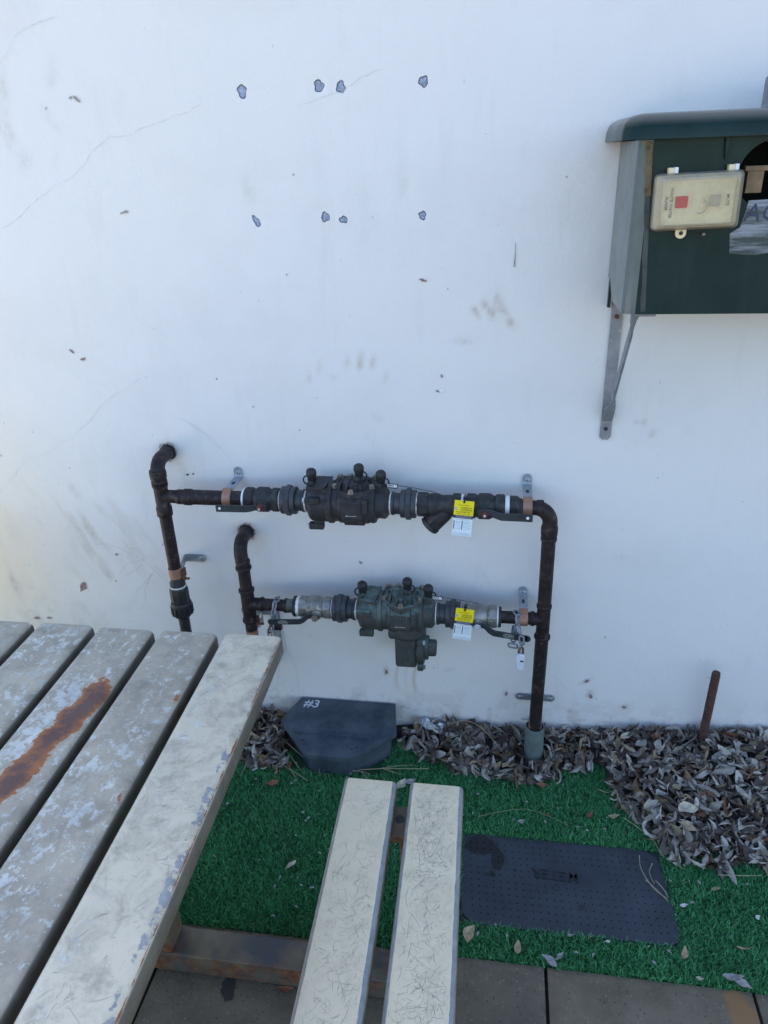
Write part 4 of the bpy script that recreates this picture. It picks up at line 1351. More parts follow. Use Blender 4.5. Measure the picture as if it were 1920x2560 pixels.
mb = plate_path(MB(), [(.080, -.0035, .154), (.166, -.0035, .154)], .020, .0028, (0, 0, 1))
for x in (.080, .166):
    mb.lathe((x, -.0049, .154), (0, 1, 0), [(0, .010), (.0028, .010)], 20)
plate_path(mb, [(x3, -.006, .154), (x3, PY + .020, .154)], .020, .0028, (0, 0, 1))
part('strap', mb, 'galv_old', t, 25, .0004)
strap_screw(t, .083, .154)
strap_screw(t, .161, .154)
mb = MB().lathe((.086, PY + .02, .132), (1, 0, 0), [(0, .0025), (.02, .0025)], 8)
part('clamp_bolt', mb, 'galv_old', t, 30)

# ------------------------------------------------------------------ chains and padlocks
def chain(label, pts, loc, twist=0.):
    t = thing('chain', label, 'chain', loc, 'lever lock chains')
    for i, (c, d, nr) in enumerate(pts):
        c, d, nr = Vector(c), Vector(d).normalized(), Vector(nr)
        nr = (nr - d * nr.dot(d)).normalized()
        s = d.cross(nr)
        lp = []
        Lh, Wh = .0062, .0056
        for k in range(20):
            a = 2 * math.pi * k / 20
            lp.append(c + d * (Lh * (1 if math.cos(a) > 0 else -1) + Wh * math.cos(a)) * (1 if abs(math.cos(a)) > 1e-6 else 0) + s * Wh * math.sin(a))
        mb = MB().loop(lp, .0025, 8)
        part('link', mb, 'chain', t, 60)
    return t
X, Yv, Zv = (1, 0, 0), (0, 1, 0), (0, 0, 1)
cx = .060
chain('grey chain looped over the lower pipe and hung with a white padlock', [
    ((cx - .002, PY - .006, ZL + .0185), (.3, -1, .1), Zv), ((cx, PY - .0200, ZL + .006), (.1, -.35, -1), (1, -.5, 0)), ((cx + .003, PY - .0265, ZL - .014), (.2, -.4, -1), (.5, 1, -.4)),
    ((cx + .008, HY - .006 + .010, .4445 + .010), (.25, -.5, -1), (1, -.3, 0)), ((cx + .012, HY - .0105, .4400), (.1, -.1, -1), (.3, 1, 0)), ((cx + .010, HY - .0110, .4230), (-.1, 0, -1), (1, -.2, 0)),
    ((cx - .008, PY - .022, .4440), (-.1, -.15, -1), (1, .4, 0)), ((cx - .007, PY - .028, .4280), (0, -.3, -1), (.2, 1, 0)), ((cx - .008, HY + .004, .4130), (1, -.3, .1), (.2, 1, 0))], (cx, PY, ZL))
cx = -.552
chain('grey chain looped over the lower pipe near the short riser, rusty lock on it', [
    ((cx + .003, PY - .003, ZL + .0190), (.2, -1, .1), Zv), ((cx, PY - .019, ZL + .010), (-.1, -.4, -1), (1, -.5, 0)), ((cx - .002, PY - .026, ZL - .009), (-.1, -.3, -1), (.5, 1, -.3)),
    ((cx - .004, PY - .032, .4390 + .006), (-.1, -.3, -1), (1, -.4, 0)), ((cx - .006, HY + .004, .4290), (-.1, -.1, -1), (.3, 1, 0)), ((cx - .009, HY - .006, .4150), (-.1, 0, -1), (.4, 1, 0)),
    ((cx + .010, PY - .022, .4450), (.1, -.2, -1), (1, .4, 0)), ((cx + .009, PY - .028, .4290), (0, -.3, -1), (.2, 1, 0))], (cx, PY, ZL))
t = thing('padlock', 'white plastic-cased padlock with rusty shackle hanging from the chain', 'padlock', (.070, HY - .012, .355))
mb = MB().prism([(-.0092, -.022), (-.0065, -.028), (.0065, -.028), (.0092, -.022), (.0092, .014), (.005, .018), (-.006, .018), (-.0092, .012)], (.071, HY - .020, .386), (1, 0, 0), (0, 0, 1), -.015)
pb = part('body', mb, 'white_plastic', t, 30, .002)
mb = MB().box((.0745, HY - .0205, .386), (.008, .0012, .004))
part('label_mark', mb, 'ink', pb, 0)
mb = MB().tube([(.0665, HY - .012, .402), (.0665, HY - .012, .415), (.0685, HY - .012, .4205), (.0715, HY - .012, .4225), (.0745, HY - .012, .4205), (.0765, HY - .012, .415), (.0765, HY - .012, .402)], .0026, 10)
part('shackle', mb, 'rust_nut', t, 60)
t = thing('padlock', 'small black padlock with rusty shackle behind the left chained lever', 'padlock', (-.557, HY, .41))
mb = MB().box((-.546, HY + .012, .424), (.026, .014, .016))
part('body', mb, 'black_plastic', t, 30, .002)
mb = MB().tube([(-.556, HY + .010, .430), (-.560, HY - .004, .432), (-.562, HY - .011, .427), (-.563, HY - .011, .420), (-.561, HY - .004, .415), (-.556, HY + .010, .417)], .0026, 10)
part('shackle', mb, 'rust_nut', t, 60)

# ------------------------------------------------------------------ inspection tags
def insp_tag(c, tilt, sizew, hy, hw, label, ztop):
    """c: top centre of card; tilt in plane (radians)"""
    u = Vector((math.cos(tilt), 0, math.sin(tilt)))
    v = Vector((-math.sin(tilt), .03, math.cos(tilt))).normalized()
    v = (v - u * v.dot(u)).normalized()
    n_ = u.cross(v)            # faces the camera (-Y)
    c = Vector(c)
    wd = sizew
    t = thing('inspection_tag', label, 'tag', c, 'plumbing inspection tags')
    at_ = lambda a, b, k=0.: c + u * a * wd + v * b * wd + n_ * k
    H1, H2, H3 = -.82, -1.0, -1.98
    def card(y0, y1, x0, x1, nm, mt, k=.0, parent=t, th=.0005):
        mb = MB().prism([(x0 * wd, y1 * wd), (x1 * wd, y1 * wd), (x1 * wd, y0 * wd), (x0 * wd, y0 * wd)], c + n_ * k, u, v, th)
        return part(nm, mb, mt, parent, 0)
    yl = card(0, H1, -.5, .5, 'yellow_panel', 'yellow')
    nb = card(H1, H2, -.5, .5, 'navy_band', 'navy')
    wh = card(H2, H3, -.5, .5, 'white_panel', 'card')
    tx = lambda s, sz, a, b, mt, par, al='CENTER', bold=0.: text_part(s, sz * wd, at_(a, b, .0008), u, v, mt, par, .0001, align=al, bold=bold)
    tx('Tested & Certified By...', .062, -.02, -.25, 'ink', yl)
    tx("SIMPSON'S", .118, .13, -.40, 'ink', yl)
    tx('PLUMBING', .118, .13, -.515, 'ink', yl)
    tx('Ph: (07) 3888 1199', .092, -.02, -.635, 'ink', yl)
    tx('QBCC Licence No. 40625', .060, -.02, -.735, 'ink', yl)
    pts = [(-.40 + .085 * math.cos(a) * (1 - .35 * max(0, math.sin(a))), -.46 + .085 * math.sin(a)) for a in [2 * math.pi * k / 18 for k in range(18)]]
    mb = MB().prism([(a * wd, b * wd) for a, b in pts], c + n_ * .0007, u, v, .0002)
    part('logo', mb, 'grey_print', yl, 0)
    tx('THERMOSTATIC MIXING VALVE', .058, .02, H1 - .055, 'white', nb)
    tx('BACKFLOW INSPECTION TAG', .058, .02, H1 - .130, 'white', nb)
    tx('DO NOT REMOVE THIS TAG', .055, 0, H2 - .06, 'red_print', wh)
    card(H2 - .12, H2 - .62, -.455, -.41, 'heading_bar', 'navy', .0006, wh, .0002)
    card(H2 - .12, H2 - .62, -.04, .005, 'heading_bar', 'navy', .0006, wh, .0002)
    mb = MB()
    for k in range(6):
        y = H2 - .16 - .085 * k
        for a0, a1 in ((-.36, -.08), (.04, .44)):
            mb.prism([(a0 * wd, (y - .010) * wd), (a1 * wd, (y - .010) * wd), (a1 * wd, (y + .008) * wd), (a0 * wd, (y + .008) * wd)], c + n_ * .0006, u, v, .0001)
    part('ruled_lines', mb, 'card_line', wh, 0)
    mb = MB()
    for a0, y in ((-.34, H2 - .24), (.06, H2 - .24)):
        pts = [at_(a0 + .03 * k, y + .03 * math.sin(k * 2.3), .0007) for k in range(8)]
        mb.tube(pts, .00025, 5)
    part('handwriting', mb, 'navy', wh, 0)
    mb = MB()
    for k in range(3):
        y = H3 + .14 - .045 * k
        mb.prism([(-.44 * wd, (y - .008) * wd), (.42 * wd, (y - .008) * wd), (.42 * wd, (y + .006) * wd), (-.44 * wd, (y + .006) * wd)], c + n_ * .0006, u, v, .0001)
    part('small_print', mb, 'card_line', wh, 0)
    # cable tie
    hole = at_(-.02, -.13, .0016)
    mb = plate_path(MB(), [hole, Vector((c.x, c.y - .0018, c.z + .001)), Vector((c.x, c.y + .0065, c.z + .0012 - hw)), Vector((c.x, c.y + .020, ztop + .004)), Vector((c.x, PY, ztop + .0018)), Vector((c.x, PY + .02, ztop - .008))], .0042, .0014, (1, 0, 0))
    mb.box((c.x, c.y + .012, c.z + .0008 - hw), (.0075, .008, .0065))
    part('cable_tie', mb, 'black_plastic', t, 0, .0006)
    return t
insp_tag((-.070, -.1240, .796), R(-4.5), .0445, -.114, 0, 'yellow and white plumbing inspection tag tied beside the strainer on the upper pipe', .7945)
insp_tag((-.065, -.1290, .5105), R(-5.5), .0445, -.1235, .003, 'yellow and white plumbing inspection tag hanging on the silver lower valve', .4965)

# ------------------------------------------------------------------ barcode seals
def seal(c, tilt, end, start, label):
    t = thing('barcode_seal', label, 'seal tag', c, 'barcode wire seals')
    rot = Matrix.Rotation(tilt, 3, 'Y')
    c = Vector(c)
    mb = MB().box(c, (.025, .004, .011), rot)
    b = part('holder', mb, 'black_plastic', t, 25, .0008)
    mb = MB().box(c + rot @ Vector((0, -.0024, .0012)), (.022, .0012, .0068), rot)
    f = part('label_face', mb, 'white', t, 0)
    mb = MB()
    random.seed(3)
    x = -.0095
    while x < .004:
        w_ = random.choice((.0004, .0007, .001))
        mb.box(c + rot @ Vector((x, -.0031, .0016)), (w_, .0002, .0048), rot)
        x += w_ + random.choice((.0004, .0007))
    mb.box(c + rot @ Vector((.0072, -.0031, .0016)), (.0006, .0002, .0046), rot)
    mb.box(c + rot @ Vector((.0092, -.0031, .0016)), (.0006, .0002, .0046), rot)
    part('barcode', mb, 'ink', f, 0)
    e, s = Vector(end), Vector(start)
    mid = (c + e) / 2 + Vector((0, -.004, .006))
    a = c + rot @ Vector((.0118, 0, .002))
    pts = [a * (1 - q) ** 2 + mid * 2 * q * (1 - q) + e * q * q for q in [k / 10 for k in range(11)]]
    mb = MB().tube(pts, .0008, 6)
    mb.tube([s, (s + c) / 2 + Vector((0, -.003, -.003)), c + rot @ Vector((-.012, 0, 0))], .0008, 6)
    part('wire', mb, 'ink', t, 60)
    return t
seal((-.238, -.10, .817), R(3), (-.138, -.09, .799), (-.265, PY - .004, .822), 'tiny barcode seal wired to the blackened backflow valve')
seal((-.135, -.10, .519), R(2), (-.036, -.085, .500), (-.158, PY - .004, .521), 'tiny barcode seal wired to the green backflow valve')

# ------------------------------------------------------------------ green wall box
BX0, BX1, BYF, BZ0, BZ1 = .218, .80, -.220, 1.226, 1.512
t = thing('wall_cabinet', 'dark green moulded wall cabinet on steel brackets with overhanging lid', 'cabinet', (BX0, 0, BZ0))
# front panel with a round opening
hc, hr = (.4335, 1.4535), .0525
N = 48
xsf = []
outer = []
def rect_at(a):
    dx, dz = math.cos(a), math.sin(a)
    ks = []
    if dx > 1e-9:
        ks.append((BX1 - .006 - hc[0]) / dx)
    if dx < -1e-9:
        ks.append((BX0 + .022 - hc[0]) / dx)
    if dz > 1e-9:
        ks.append((BZ1 - hc[1]) / dz)
    if dz < -1e-9:
        ks.append((BZ0 - hc[1]) / dz)
    k = min(ks)
    return hc[0] + dx * k, hc[1] + dz * k
angs = sorted([2 * math.pi * k / N for k in range(N)] + [math.atan2(z - hc[1], x - hc[0]) % (2 * math.pi) for x in (BX0 + .022, BX1 - .006) for z in (BZ0, BZ1)])
mb = MB()
n_ = len(angs)
for a in angs:
    x, z = rect_at(a)
    mb.v += [(x, BYF, z), (hc[0] + hr * math.cos(a), BYF, hc[1] + hr * math.sin(a)), (hc[0] + hr * math.cos(a), BYF + .005, hc[1] + hr * math.sin(a)), (x, BYF + .005, z)]
for k in range(n_):
    a, b = k * 4, ((k + 1) % n_) * 4
    for q in range(3):
        mb.f.append((a + q, b + q, b + q + 1, a + q + 1))
    mb.f.append((a + 3, b + 3, b, a))
fp = part('front_panel', mb, 'green', t, 30)
# rounded corner and side
pts = []
for k in range(7):
    a = R(90 * k / 6)
    pts.append((BX0 + .022 - .022 * math.sin(a), BYF + .022 - .022 * math.cos(a)))
pts += [(BX0 - .001, -.10), (BX0 - .003, -.012)]
mb = MB()
inn = [(x + .005, y + (.005 if i < 6 else 0)) for i, (x, y) in enumerate(pts)]
zb = [BZ0] * 7 + [BZ0 + .0, BZ0 + .0]
prof = pts + inn[::-1]
# side with a notch at the lower back: split heights
def zlow(y):
    return BZ0 if y < -.075 else BZ0 + .030 if y > -.03 else BZ0 + .030 * (y + .075) / .045
ys = [p for p in pts[:7]] + [(BX0 - .001, -.10), (BX0 - .0015, -.075), (BX0 - .002, -.052), (BX0 - .0025, -.03), (BX0 - .003, -.004)]
zl_ = [BZ0] * 7 + [BZ0, BZ0, BZ0 + .018, BZ0 + .036, BZ0 + .036]
m_ = len(ys)
for (x, y), z in zip(ys, zl_):
    mb.v += [(x, y, z), (x, y, BZ1), (x + .005, y + .004 if y < -.199 else y, z), (x + .005, y + .004 if y < -.199 else y, BZ1)]
for k in range(m_ - 1):
    a, b = k * 4, k * 4 + 4
    mb.f += [(a, b, b + 1, a + 1), (a + 2, a + 3, b + 3, b + 2), (a, a + 2, b + 2, b), (a + 1, b + 1, b + 3, a + 3)]
mb.f += [(0, 1, 3, 2), ((m_ - 1) * 4, (m_ - 1) * 4 + 2, (m_ - 1) * 4 + 3, (m_ - 1) * 4 + 1)]
part('side_panel', mb, 'green_side_sheen', t, 40)
mb = MB().box((BX0 + .002, -.010, BZ0 + .006), (.006, .012, .062)).box((BX1, BYF / 2, (BZ0 + BZ1) / 2), (.010, -BYF - .004, BZ1 - BZ0 - .003))
part('rear_flange', mb, 'green', t, 25, .001)
mb = MB().box(((BX0 + BX1) / 2 + .008, BYF / 2 - .004, BZ0 + .0035), (BX1 - BX0 - .035, -BYF - .030, .005))
part('bottom_panel', mb, 'green', t, 25)
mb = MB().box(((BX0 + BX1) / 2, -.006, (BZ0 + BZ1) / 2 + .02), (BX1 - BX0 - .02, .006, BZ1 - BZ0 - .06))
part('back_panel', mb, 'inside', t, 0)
# lid with rounded shoulders
LX0, LX1, LYF = .186, .83, -.252
mb = MB()
def ringpts(ins, z, r):
    x0, x1, y0, y1 = LX0 + ins, LX1 - ins, LYF + ins, -.0015
    out = []
    for cx_, cy_, a0 in ((x0 + r, y0 + r, 180), (x1 - r, y0 + r, 270)):
        for k in range(7):
            a = R(a0 + 90 * k / 6)
            out.append((cx_ + r * math.cos(a), cy_ + r * math.sin(a), z))
    return out + [(x1, y1, z + .010), (x0, y1, z)]
levels = [(.004, 1.5135, .026), (.0, 1.5125, .030), (.001, 1.527, .030), (.004, 1.537, .029), (.010, 1.5445, .026), (.020, 1.5495, .022), (.034, 1.5520, .018)]
n_ = 16
for ins, z, r in levels:
    mb.v += ringpts(ins, z, r)
for i in range(len(levels) - 1):
    for k in range(n_):
        k2 = (k + 1) % n_
        mb.f.append((i * n_ + k, i * n_ + k2, (i + 1) * n_ + k2, (i + 1) * n_ + k))
mb.f.append(tuple(range(n_))[::-1])
mb.f.append(tuple((len(levels) - 1) * n_ + k for k in range(n_)))
lidp = part('lid', mb, 'green', t, 50)
mb = MB().prism([(0, 0), (.010, 0), (.004, -.035)], (.352, BYF - .001, 1.512), (1, 0, 0), (0, 0, 1), .006)
part('lid_gusset', mb, 'green', lidp, 25, .001)
mb = MB().box((.470, -.10, 1.578), (.060, .050, .056))
mb.lathe((.452, -.10, 1.551), (0, 0, 1), [(0, .020), (.004, .018), (.012, .010), (.02, .008)], 20)
part('lid_conduit', mb, 'galv_old', lidp, 30, .004)
for nm, mt, za, zb_, hw in (('dust_line', 'dust_line', BZ0 + .004, 1.425, .0042), ('dirt_streak', 'tan_streak', 1.4255, 1.509, .0052)):
    mb = MB()
    for k in range(9):
        z = za + (zb_ - za) * k / 8
        x = .254 - (.020 / .28) * (z - BZ0)
        mb.v += [(x - hw - .0012 * math.sin(k * 2), BYF - .0007, z), (x + hw + .0012 * math.sin(k * 3.1), BYF - .0007, z)]
    for k in range(8):
        mb.f.append((2 * k, 2 * k + 1, 2 * k + 3, 2 * k + 2))
    part(nm, mb, mt, fp, 0)
mb = MB().box((.412, BYF + .020, 1.442), (.026, .024, .034)).box((.412, BYF + .016, 1.463), (.036, .018, .008))
part('timber_block', mb, 'timber', t, 25, .001)
# worn label on front
lab = [(.405, 1.414), (.50, 1.417), (.50, 1.33), (.452, 1.330), (.43, 1.326), (.387, 1.329), (.383, 1.362), (.398, 1.372)]
mb = MB().prism([(a, b) for a, b in lab], (0, BYF - .0004, 0), (1, 0, 0), (0, 0, 1), .0006)
sl = part('worn_label', mb, 'sticker', fp, 0)
text_part('AC', .040, (.4275, BYF - .0015, 1.3935), (1, 0, .01), (-.01, 0, 1), 'navy', sl, .0001, shear=.15)
# bracket
br_ = thing('cabinet_bracket', 'grey steel strap bracket with twisted brace under the green cabinet', 'bracket', (.24, 0, .905))
mb = MB().prism([(-.012, .912), (-.007, .905), (.007, .905), (.012, .912), (.012, 1.262), (-.012, 1.262)], (.2400, -.0015, 0), (1, 0, 0), (0, 0, 1), .005)
part('wall_strap', mb, 'galv_old', br_, 25, .0008)
for z, mt in ((1.181, 'rust_nut'), (.931, 'ink')):
    mb = MB().lathe((.2395, -.006, z), (0, -1, 0), [(0, .0052), (.002 if mt == 'ink' else .005, .0048)], 8 if mt == 'ink' else 6)
    part('bolt', mb, mt, br_, 20)
mb = MB()
pp, ups, wds = [], [], []
for k in range(29):
    q = k / 28
    y = -.008 - .012 * min(1, q / .06) - .150 * max(0, q - .06) / .94
    z = .952 + .020 * min(1, q / .08) + .255 * max(0, q - .06) / .94 * 1.0
    x = .240 + .012 * q
    tw = 90 * (1 - float(sstep(np.array(q), .08, .24))) + 55 * float(sstep(np.array(q), .82, .97))
    pp.append(Vector((x, y, z)))
    ups.append(R(tw))
vs, fs = [], []
for i, p in enumerate(pp):
    d = (pp[min(i + 1, 28)] - pp[max(i - 1, 0)]).normalized()
    s = Vector((1, 0, 0))
    s = (s - d * s.dot(d)).normalized()
    nrm = d.cross(s)
    a = ups[i]
    u_ = s * math.sin(a) + nrm * math.cos(a)
    v_ = d.cross(u_)
    for k1, k2 in ((1, 1), (-1, 1), (-1, -1), (1, -1)):
        vs.append(p + u_ * .0115 * k1 + v_ * .0025 * k2)
for i in range(28):
    for k in range(4):
        fs.append((i * 4 + k, i * 4 + (k + 1) % 4, i * 4 + 4 + (k + 1) % 4, i * 4 + 4 + k))
fs += [(0, 3, 2, 1), (112, 113, 114, 115)]
mb.add(vs, fs)
part('brace', mb, 'galv_old', br_, 35, .0006)
mb = MB().box((.262, -.150, 1.2215), (.036, .11, .005)).box((.262, -.018, 1.2215), (.030, .03, .005)).box((.262, -.08, 1.2215), (.024, .12, .005))
part('shelf_arm', mb, 'galv_old', br_, 25, .001)

# ------------------------------------------------------------------ alarm panel
t = thing('alarm_panel', 'cream waste water alarm panel under a hazy hinged cover on the cabinet', 'alarm panel', (.318, BYF, 1.41))
AC = Vector((.3175, BYF, 1.4165))
au = Vector((1, 0, .022)).normalized()
av = Vector((-.022, 0, 1)).normalized()
an = Vector((0, -1, 0))
def pan(poly, d0, d1, mt, nm, par=t, taper=1., bevel=0, sm=25):
    mb = MB().prism(poly, AC + an * d0, au, av, d1 - d0, taper)
    return part(nm, mb, mt, par, sm, bevel)
AW, AH = .140, .090
pan(rrect(AW - .006, AH - .006, .006), .0005, .016, 'cream', 'base', bevel=.001)
face = pan(rrect(.116, .076, .003), .0162, .0235, 'cream', 'faceplate', bevel=.001)
def rr2(w_, h, cx_, cy_, r=.002):
    return rrect(w_, h, r, 3, cx_, cy_)
pan(rr2(.0195, .0185, -.0258, .000), .0237, .0262, 'red', 'red_light', face)
pan(rr2(.0195, .0205, .0010, .000), .0237, .0250, 'cream', 'blank_switch', face)
pan(rr2(.0225, .0235, .0275, .000), .0236, .0246, 'cream', 'mute_surround', face)
pan(rr2(.0175, .0185, .0270, .000), .0246, .0275, 'beige', 'mute_button', face)
fo = AC + an * .0239
for s, sz, dx, dz in (('WASTE WATER', .0068, -.0425, -.001), ('ALARM', .0068, -.0500, -.001), ('MUTE', .0070, .0475, .000)):
    text_part(s, sz, fo + au * dx + av * dz, -av, au, 'old_print', face, .0001, bold=.00015)
mb = MB().ribbon([fo + au * (.004 + .011 * math.cos(a)) + av * (-.008 + .011 * math.sin(a)) + an * .0032 for a in [R(60 - 15 * k) for k in range(12)]], .002, (0, -1, 0), .0004)
part('scuff', mb, 'beige', face, 0)
# hinged clear cover: open frustum shell
P0 = rrect(AW, AH, .008, 4)
P1 = rrect(AW - .022, AH - .022, .006, 4)
mb = MB()
N = len(P0)
lv = [(P0, .004), (P0, .020), (rrect(AW - .006, AH - .006, .008, 4), .030), (P1, .0375)]
for poly, d in lv:
    mb.v += [AC + au * a + av * b + an * d for a, b in poly]
for i in range(len(lv) - 1):
    for k in range(N):
        k2 = (k + 1) % N
        mb.f.append((i * N + k, i * N + k2, (i + 1) * N + k2, (i + 1) * N + k))
cvr = part('cover', mb, 'cover_side', t, 40)
mb = MB().prism(P1, AC + an * .0372, au, av, .0012)
part('cover_window', mb, 'hazy_cover', cvr, 0)
for dx in (-.041, .054):
    mb = MB().box(AC + au * (dx - .004) + av * .0475 + an * .010, (.010, .014, .012))
    e_ = part('hinge_ear', mb, 'cream', t, 25, .001)
    mb = MB().box(AC + au * (dx + .0035) + av * .0490 + an * .012, (.0058, .014, .010))
    part('hinge_pin', mb, 'white', e_, 25, .001)
mb = MB().prism([(-.009, .008), (-.009, -.002)] + [(.009 * math.cos(a), -.002 + .009 * math.sin(a)) for a in [R(180 + 15 * k) for k in range(1, 13)]] + [(.009, .008)], AC + au * -.018 + av * -.049 + an * .002, au, av, .006)
e_ = part('mounting_ear', mb, 'cream', t, 25, .001)
mb = MB().lathe(AC + au * -.018 + av * -.051 + an * .0078, an, [(0, .0035), (.0008, .0035)], 12)
part('screw_hole', mb, 'ink', e_, 0)
mb = MB().lathe(AC + au * .020 + av * -.0545 + an * .001, an, [(0, .0028), (.006, .0032), (.008, .002)], 10)
part('screw', mb, 'bolt', t, 30)

# ------------------------------------------------------------------ bait station
BT = .094
lidpoly = [(-.541, -.004), (-.577, -.100), (-.480, -.213), (-.466, -.219), (-.362, -.219), (-.349, -.213), (-.252, -.122), (-.247, -.112), (-.264, -.004)]
cxb, cyb = -.41, -.11
def shr(k, poly=lidpoly):
    return [(cxb + (a - cxb) * k, cyb + (b - cyb) * k) for a, b in poly]
t = thing('bait_station', 'black plastic bait station with #3 chalked on its lid, against the wall', 'bait station', (cxb, cyb, 0))
basep = [(-.530, -.012), (-.552, -.095), (-.474, -.190), (-.364, -.190), (-.266, -.108), (-.270, -.012)]
mb = MB().prism(basep, (0, 0, -.004), (1, 0, 0), (0, 1, 0), .082, 1.0)
part('base', mb, 'bait', t, 25, .0015, 2)
lo = MB()
N = len(lidpoly)
zt = lambda a, b, z: z + .010 * (b - cyb) / .22      # lid tips slightly to the front
for k, z in ((.965, BT - .016), (1.0, BT - .015), (1.0, BT - .005), (.99, BT - .001), (.972, BT)):
    lo.v += [(a, b, zt(a, b, z)) for a, b in shr(k)]
for i in range(4):
    for k in range(N):
        k2 = (k + 1) % N
        lo.f.append((i * N + k, i * N + k2, (i + 1) * N + k2, (i + 1) * N + k))
lo.f += [tuple(range(N)), tuple(4 * N + k for k in range(N))]
ld2 = part('lid', lo, 'bait', t, 25)
ltop = lambda x, y, k=.0003: (x, y, zt(x, y, BT) + k)
lvv = Vector((0, 1, .0455)).normalized()
text_part('#3', .042, ltop(-.503, -.030), (1, -.05, 0), lvv, 'chalk', ld2, .0002, shear=.1, bold=.0006)
text_part('DO NOT TOUCH / NO TOCAR', .0145, ltop(-.424, -.148), (1, -.02, 0), lvv, 'bait', ld2, .0008)
text_part('EVO', .022, ltop(-.425, -.098), (1, -.02, 0), lvv, 'bait', ld2, .0005, shear=.2)
mb = MB()
for x, y, w_ in ((-.43, -.112, .07), (-.43, -.118, .05), (-.36, -.130, .06), (-.36, -.134, .05), (-.355, -.139, .02)):
    mb.box(ltop(x, y), (w_, .0015, .0008))
for lx, ly, la, lb in ((-.470, -.126, .016, .008), (-.305, -.052, .016, .014)):
    part('embossed_ring', MB().loop([ltop(lx + la * math.cos(a), ly + lb * math.sin(a)) for a in [2 * math.pi * k / 24 for k in range(24)]], .0006, 6), 'bait', ld2, 0)
mb.box(ltop(-.435, -.132), (.045, .0025, .0008))
part('embossed_marks', mb, 'bait', ld2, 0)['kind'] = 'stuff'
for x, y, w_, h_ in ((-.494, -.171, .009, .0045), (-.485, -.181, .006, .006), (-.345, -.181, .009, .0045), (-.357, -.188, .006, .006)):
    mb = MB().box(ltop(x, y, .0001), (w_, h_, .0008))
    part('key_slot', mb, 'ink', ld2, 0)

# ------------------------------------------------------------------ rebar stake
b0, b1 = Vector((.562, -.030, -.03)), Vector((.558, -.055, .312))
t = thing('rebar_stake', 'rusty ribbed reinforcing bar standing up out of the leaf litter', 'stake', (b0.x, b0.y, 0))
mb = MB().tube([b0, b1], .0098, 16)
part('bar', mb, 'rebar', t, 50)
mb = MB()
d = (b1 - b0).normalized()
_, u_, v_ = mb.basis(d)
for k in range(31):
    c = b0 + d * (.04 + k * .0098)
    if (c - b1).length < .004:
        continue
    lp = [c + (u_ * math.cos(a) + v_ * math.sin(a)) * .0098 + d * .0025 * math.sin(a + .6) for a in [2 * math.pi * q / 14 for q in range(14)]]
    mb.loop(lp, .0014, 5)
part('ribs', mb, 'rebar', t, 60)

# ------------------------------------------------------------------ meter box lid
t = thing('meter_lid', 'dark rectangular water meter lid with dimples and METER lettering set in turf', 'meter lid', (LIDC[0], LIDC[1], 0))
nxl, nyl = 28, 14
px_, py_ = LIDW / nxl, LIDH / nyl
mb = MB()
rc = .038
def fit(x, y):
    ax, ay = abs(x), abs(y)
    cx_, cy_ = LIDW / 2 - rc, LIDH / 2 - rc
    if ax > cx_ and ay > cy_:
        m_ = max(ax - cx_, ay - cy_)
        l_ = math.hypot(ax - cx_, ay - cy_)
        if l_ > 1e-9:
            ax = cx_ + (ax - cx_) * m_ / l_
            ay = cy_ + (ay - cy_) * m_ / l_
    sl_ = .018 * (y / LIDH)                      # sides lean a little
    return LIDC[0] + math.copysign(ax, x) - sl_, LIDC[1] + math.copysign(ay, y)
TZ = .0015
gi = {}
for i in range(nxl + 1):
    for j in range(nyl + 1):
        x, y = fit(-LIDW / 2 + i * px_, -LIDH / 2 + j * py_)
        gi[i, j] = len(mb.v)
        e = i in (0, nxl) or j in (0, nyl)
        mb.v.append((x, y, TZ - (.0015 if e else 0)))
for i in range(nxl):
    for j in range(nyl):
        A = [gi[i, j], gi[i + 1, j], gi[i + 1, j + 1], gi[i, j + 1]]
        ctr = [sum(mb.v[k][q] for k in A) / 4 for q in range(2)]
        dx = ctr[0] - LIDC[0]
        plain = i in (0, nxl - 1) or j in (0, nyl - 1) or (11 <= i <= 19 and 7 <= j <= 9) or (4.1 < math.hypot((ctr[0] - LIDC[0]) / .05, (ctr[1] - LIDC[1]) / .03)) * 0
        if plain:
            mb.f.append(tuple(A))
            continue
        hw = .0014
        o = len(mb.v)
        for s in ((-1, -1), (1, -1), (1, 1), (-1, 1)):
            mb.v.append((ctr[0] + s[0] * hw, ctr[1] + s[1] * hw, TZ))
        for s in ((-1, -1), (1, -1), (1, 1), (-1, 1)):
            mb.v.append((ctr[0] + s[0] * hw * .6, ctr[1] + s[1] * hw * .6, TZ - .0028))
        for k in range(4):
            k2 = (k + 1) % 4
            mb.f.append((A[k], A[k2], o + k2, o + k))
            mb.f.append((o + k, o + k2, o + 4 + k2, o + 4 + k))
        mb.f.append((o + 4, o + 5, o + 6, o + 7))
per = [gi[i, 0] for i in range(nxl)] + [gi[nxl, j] for j in range(nyl)] + [gi[i, nyl] for i in range(nxl, 0, -1)] + [gi[0, j] for j in range(nyl, 0, -1)]
o = len(mb.v)
for k in per:
    p = mb.v[k]
    mb.v.append((p[0], p[1], -.012))
for k in range(len(per)):
    k2 = (k + 1) % len(per)
    mb.f.append((per[k], o + k, o + k2, per[k2]))
ml = part('lid_plate', mb, 'meter', t, 25)
PA = np.array([v.co for v in ml.data.vertices]) + np.array([LIDC[0], LIDC[1], 0])
wet = np.maximum(np.exp(-(((PA[:, 0] + .01) / .045) ** 2 + ((PA[:, 1] + .375) / .035) ** 2)),
                 np.exp(-(((PA[:, 0] - .032) / .018) ** 2 + ((PA[:, 1] + .41) / .035) ** 2))) 
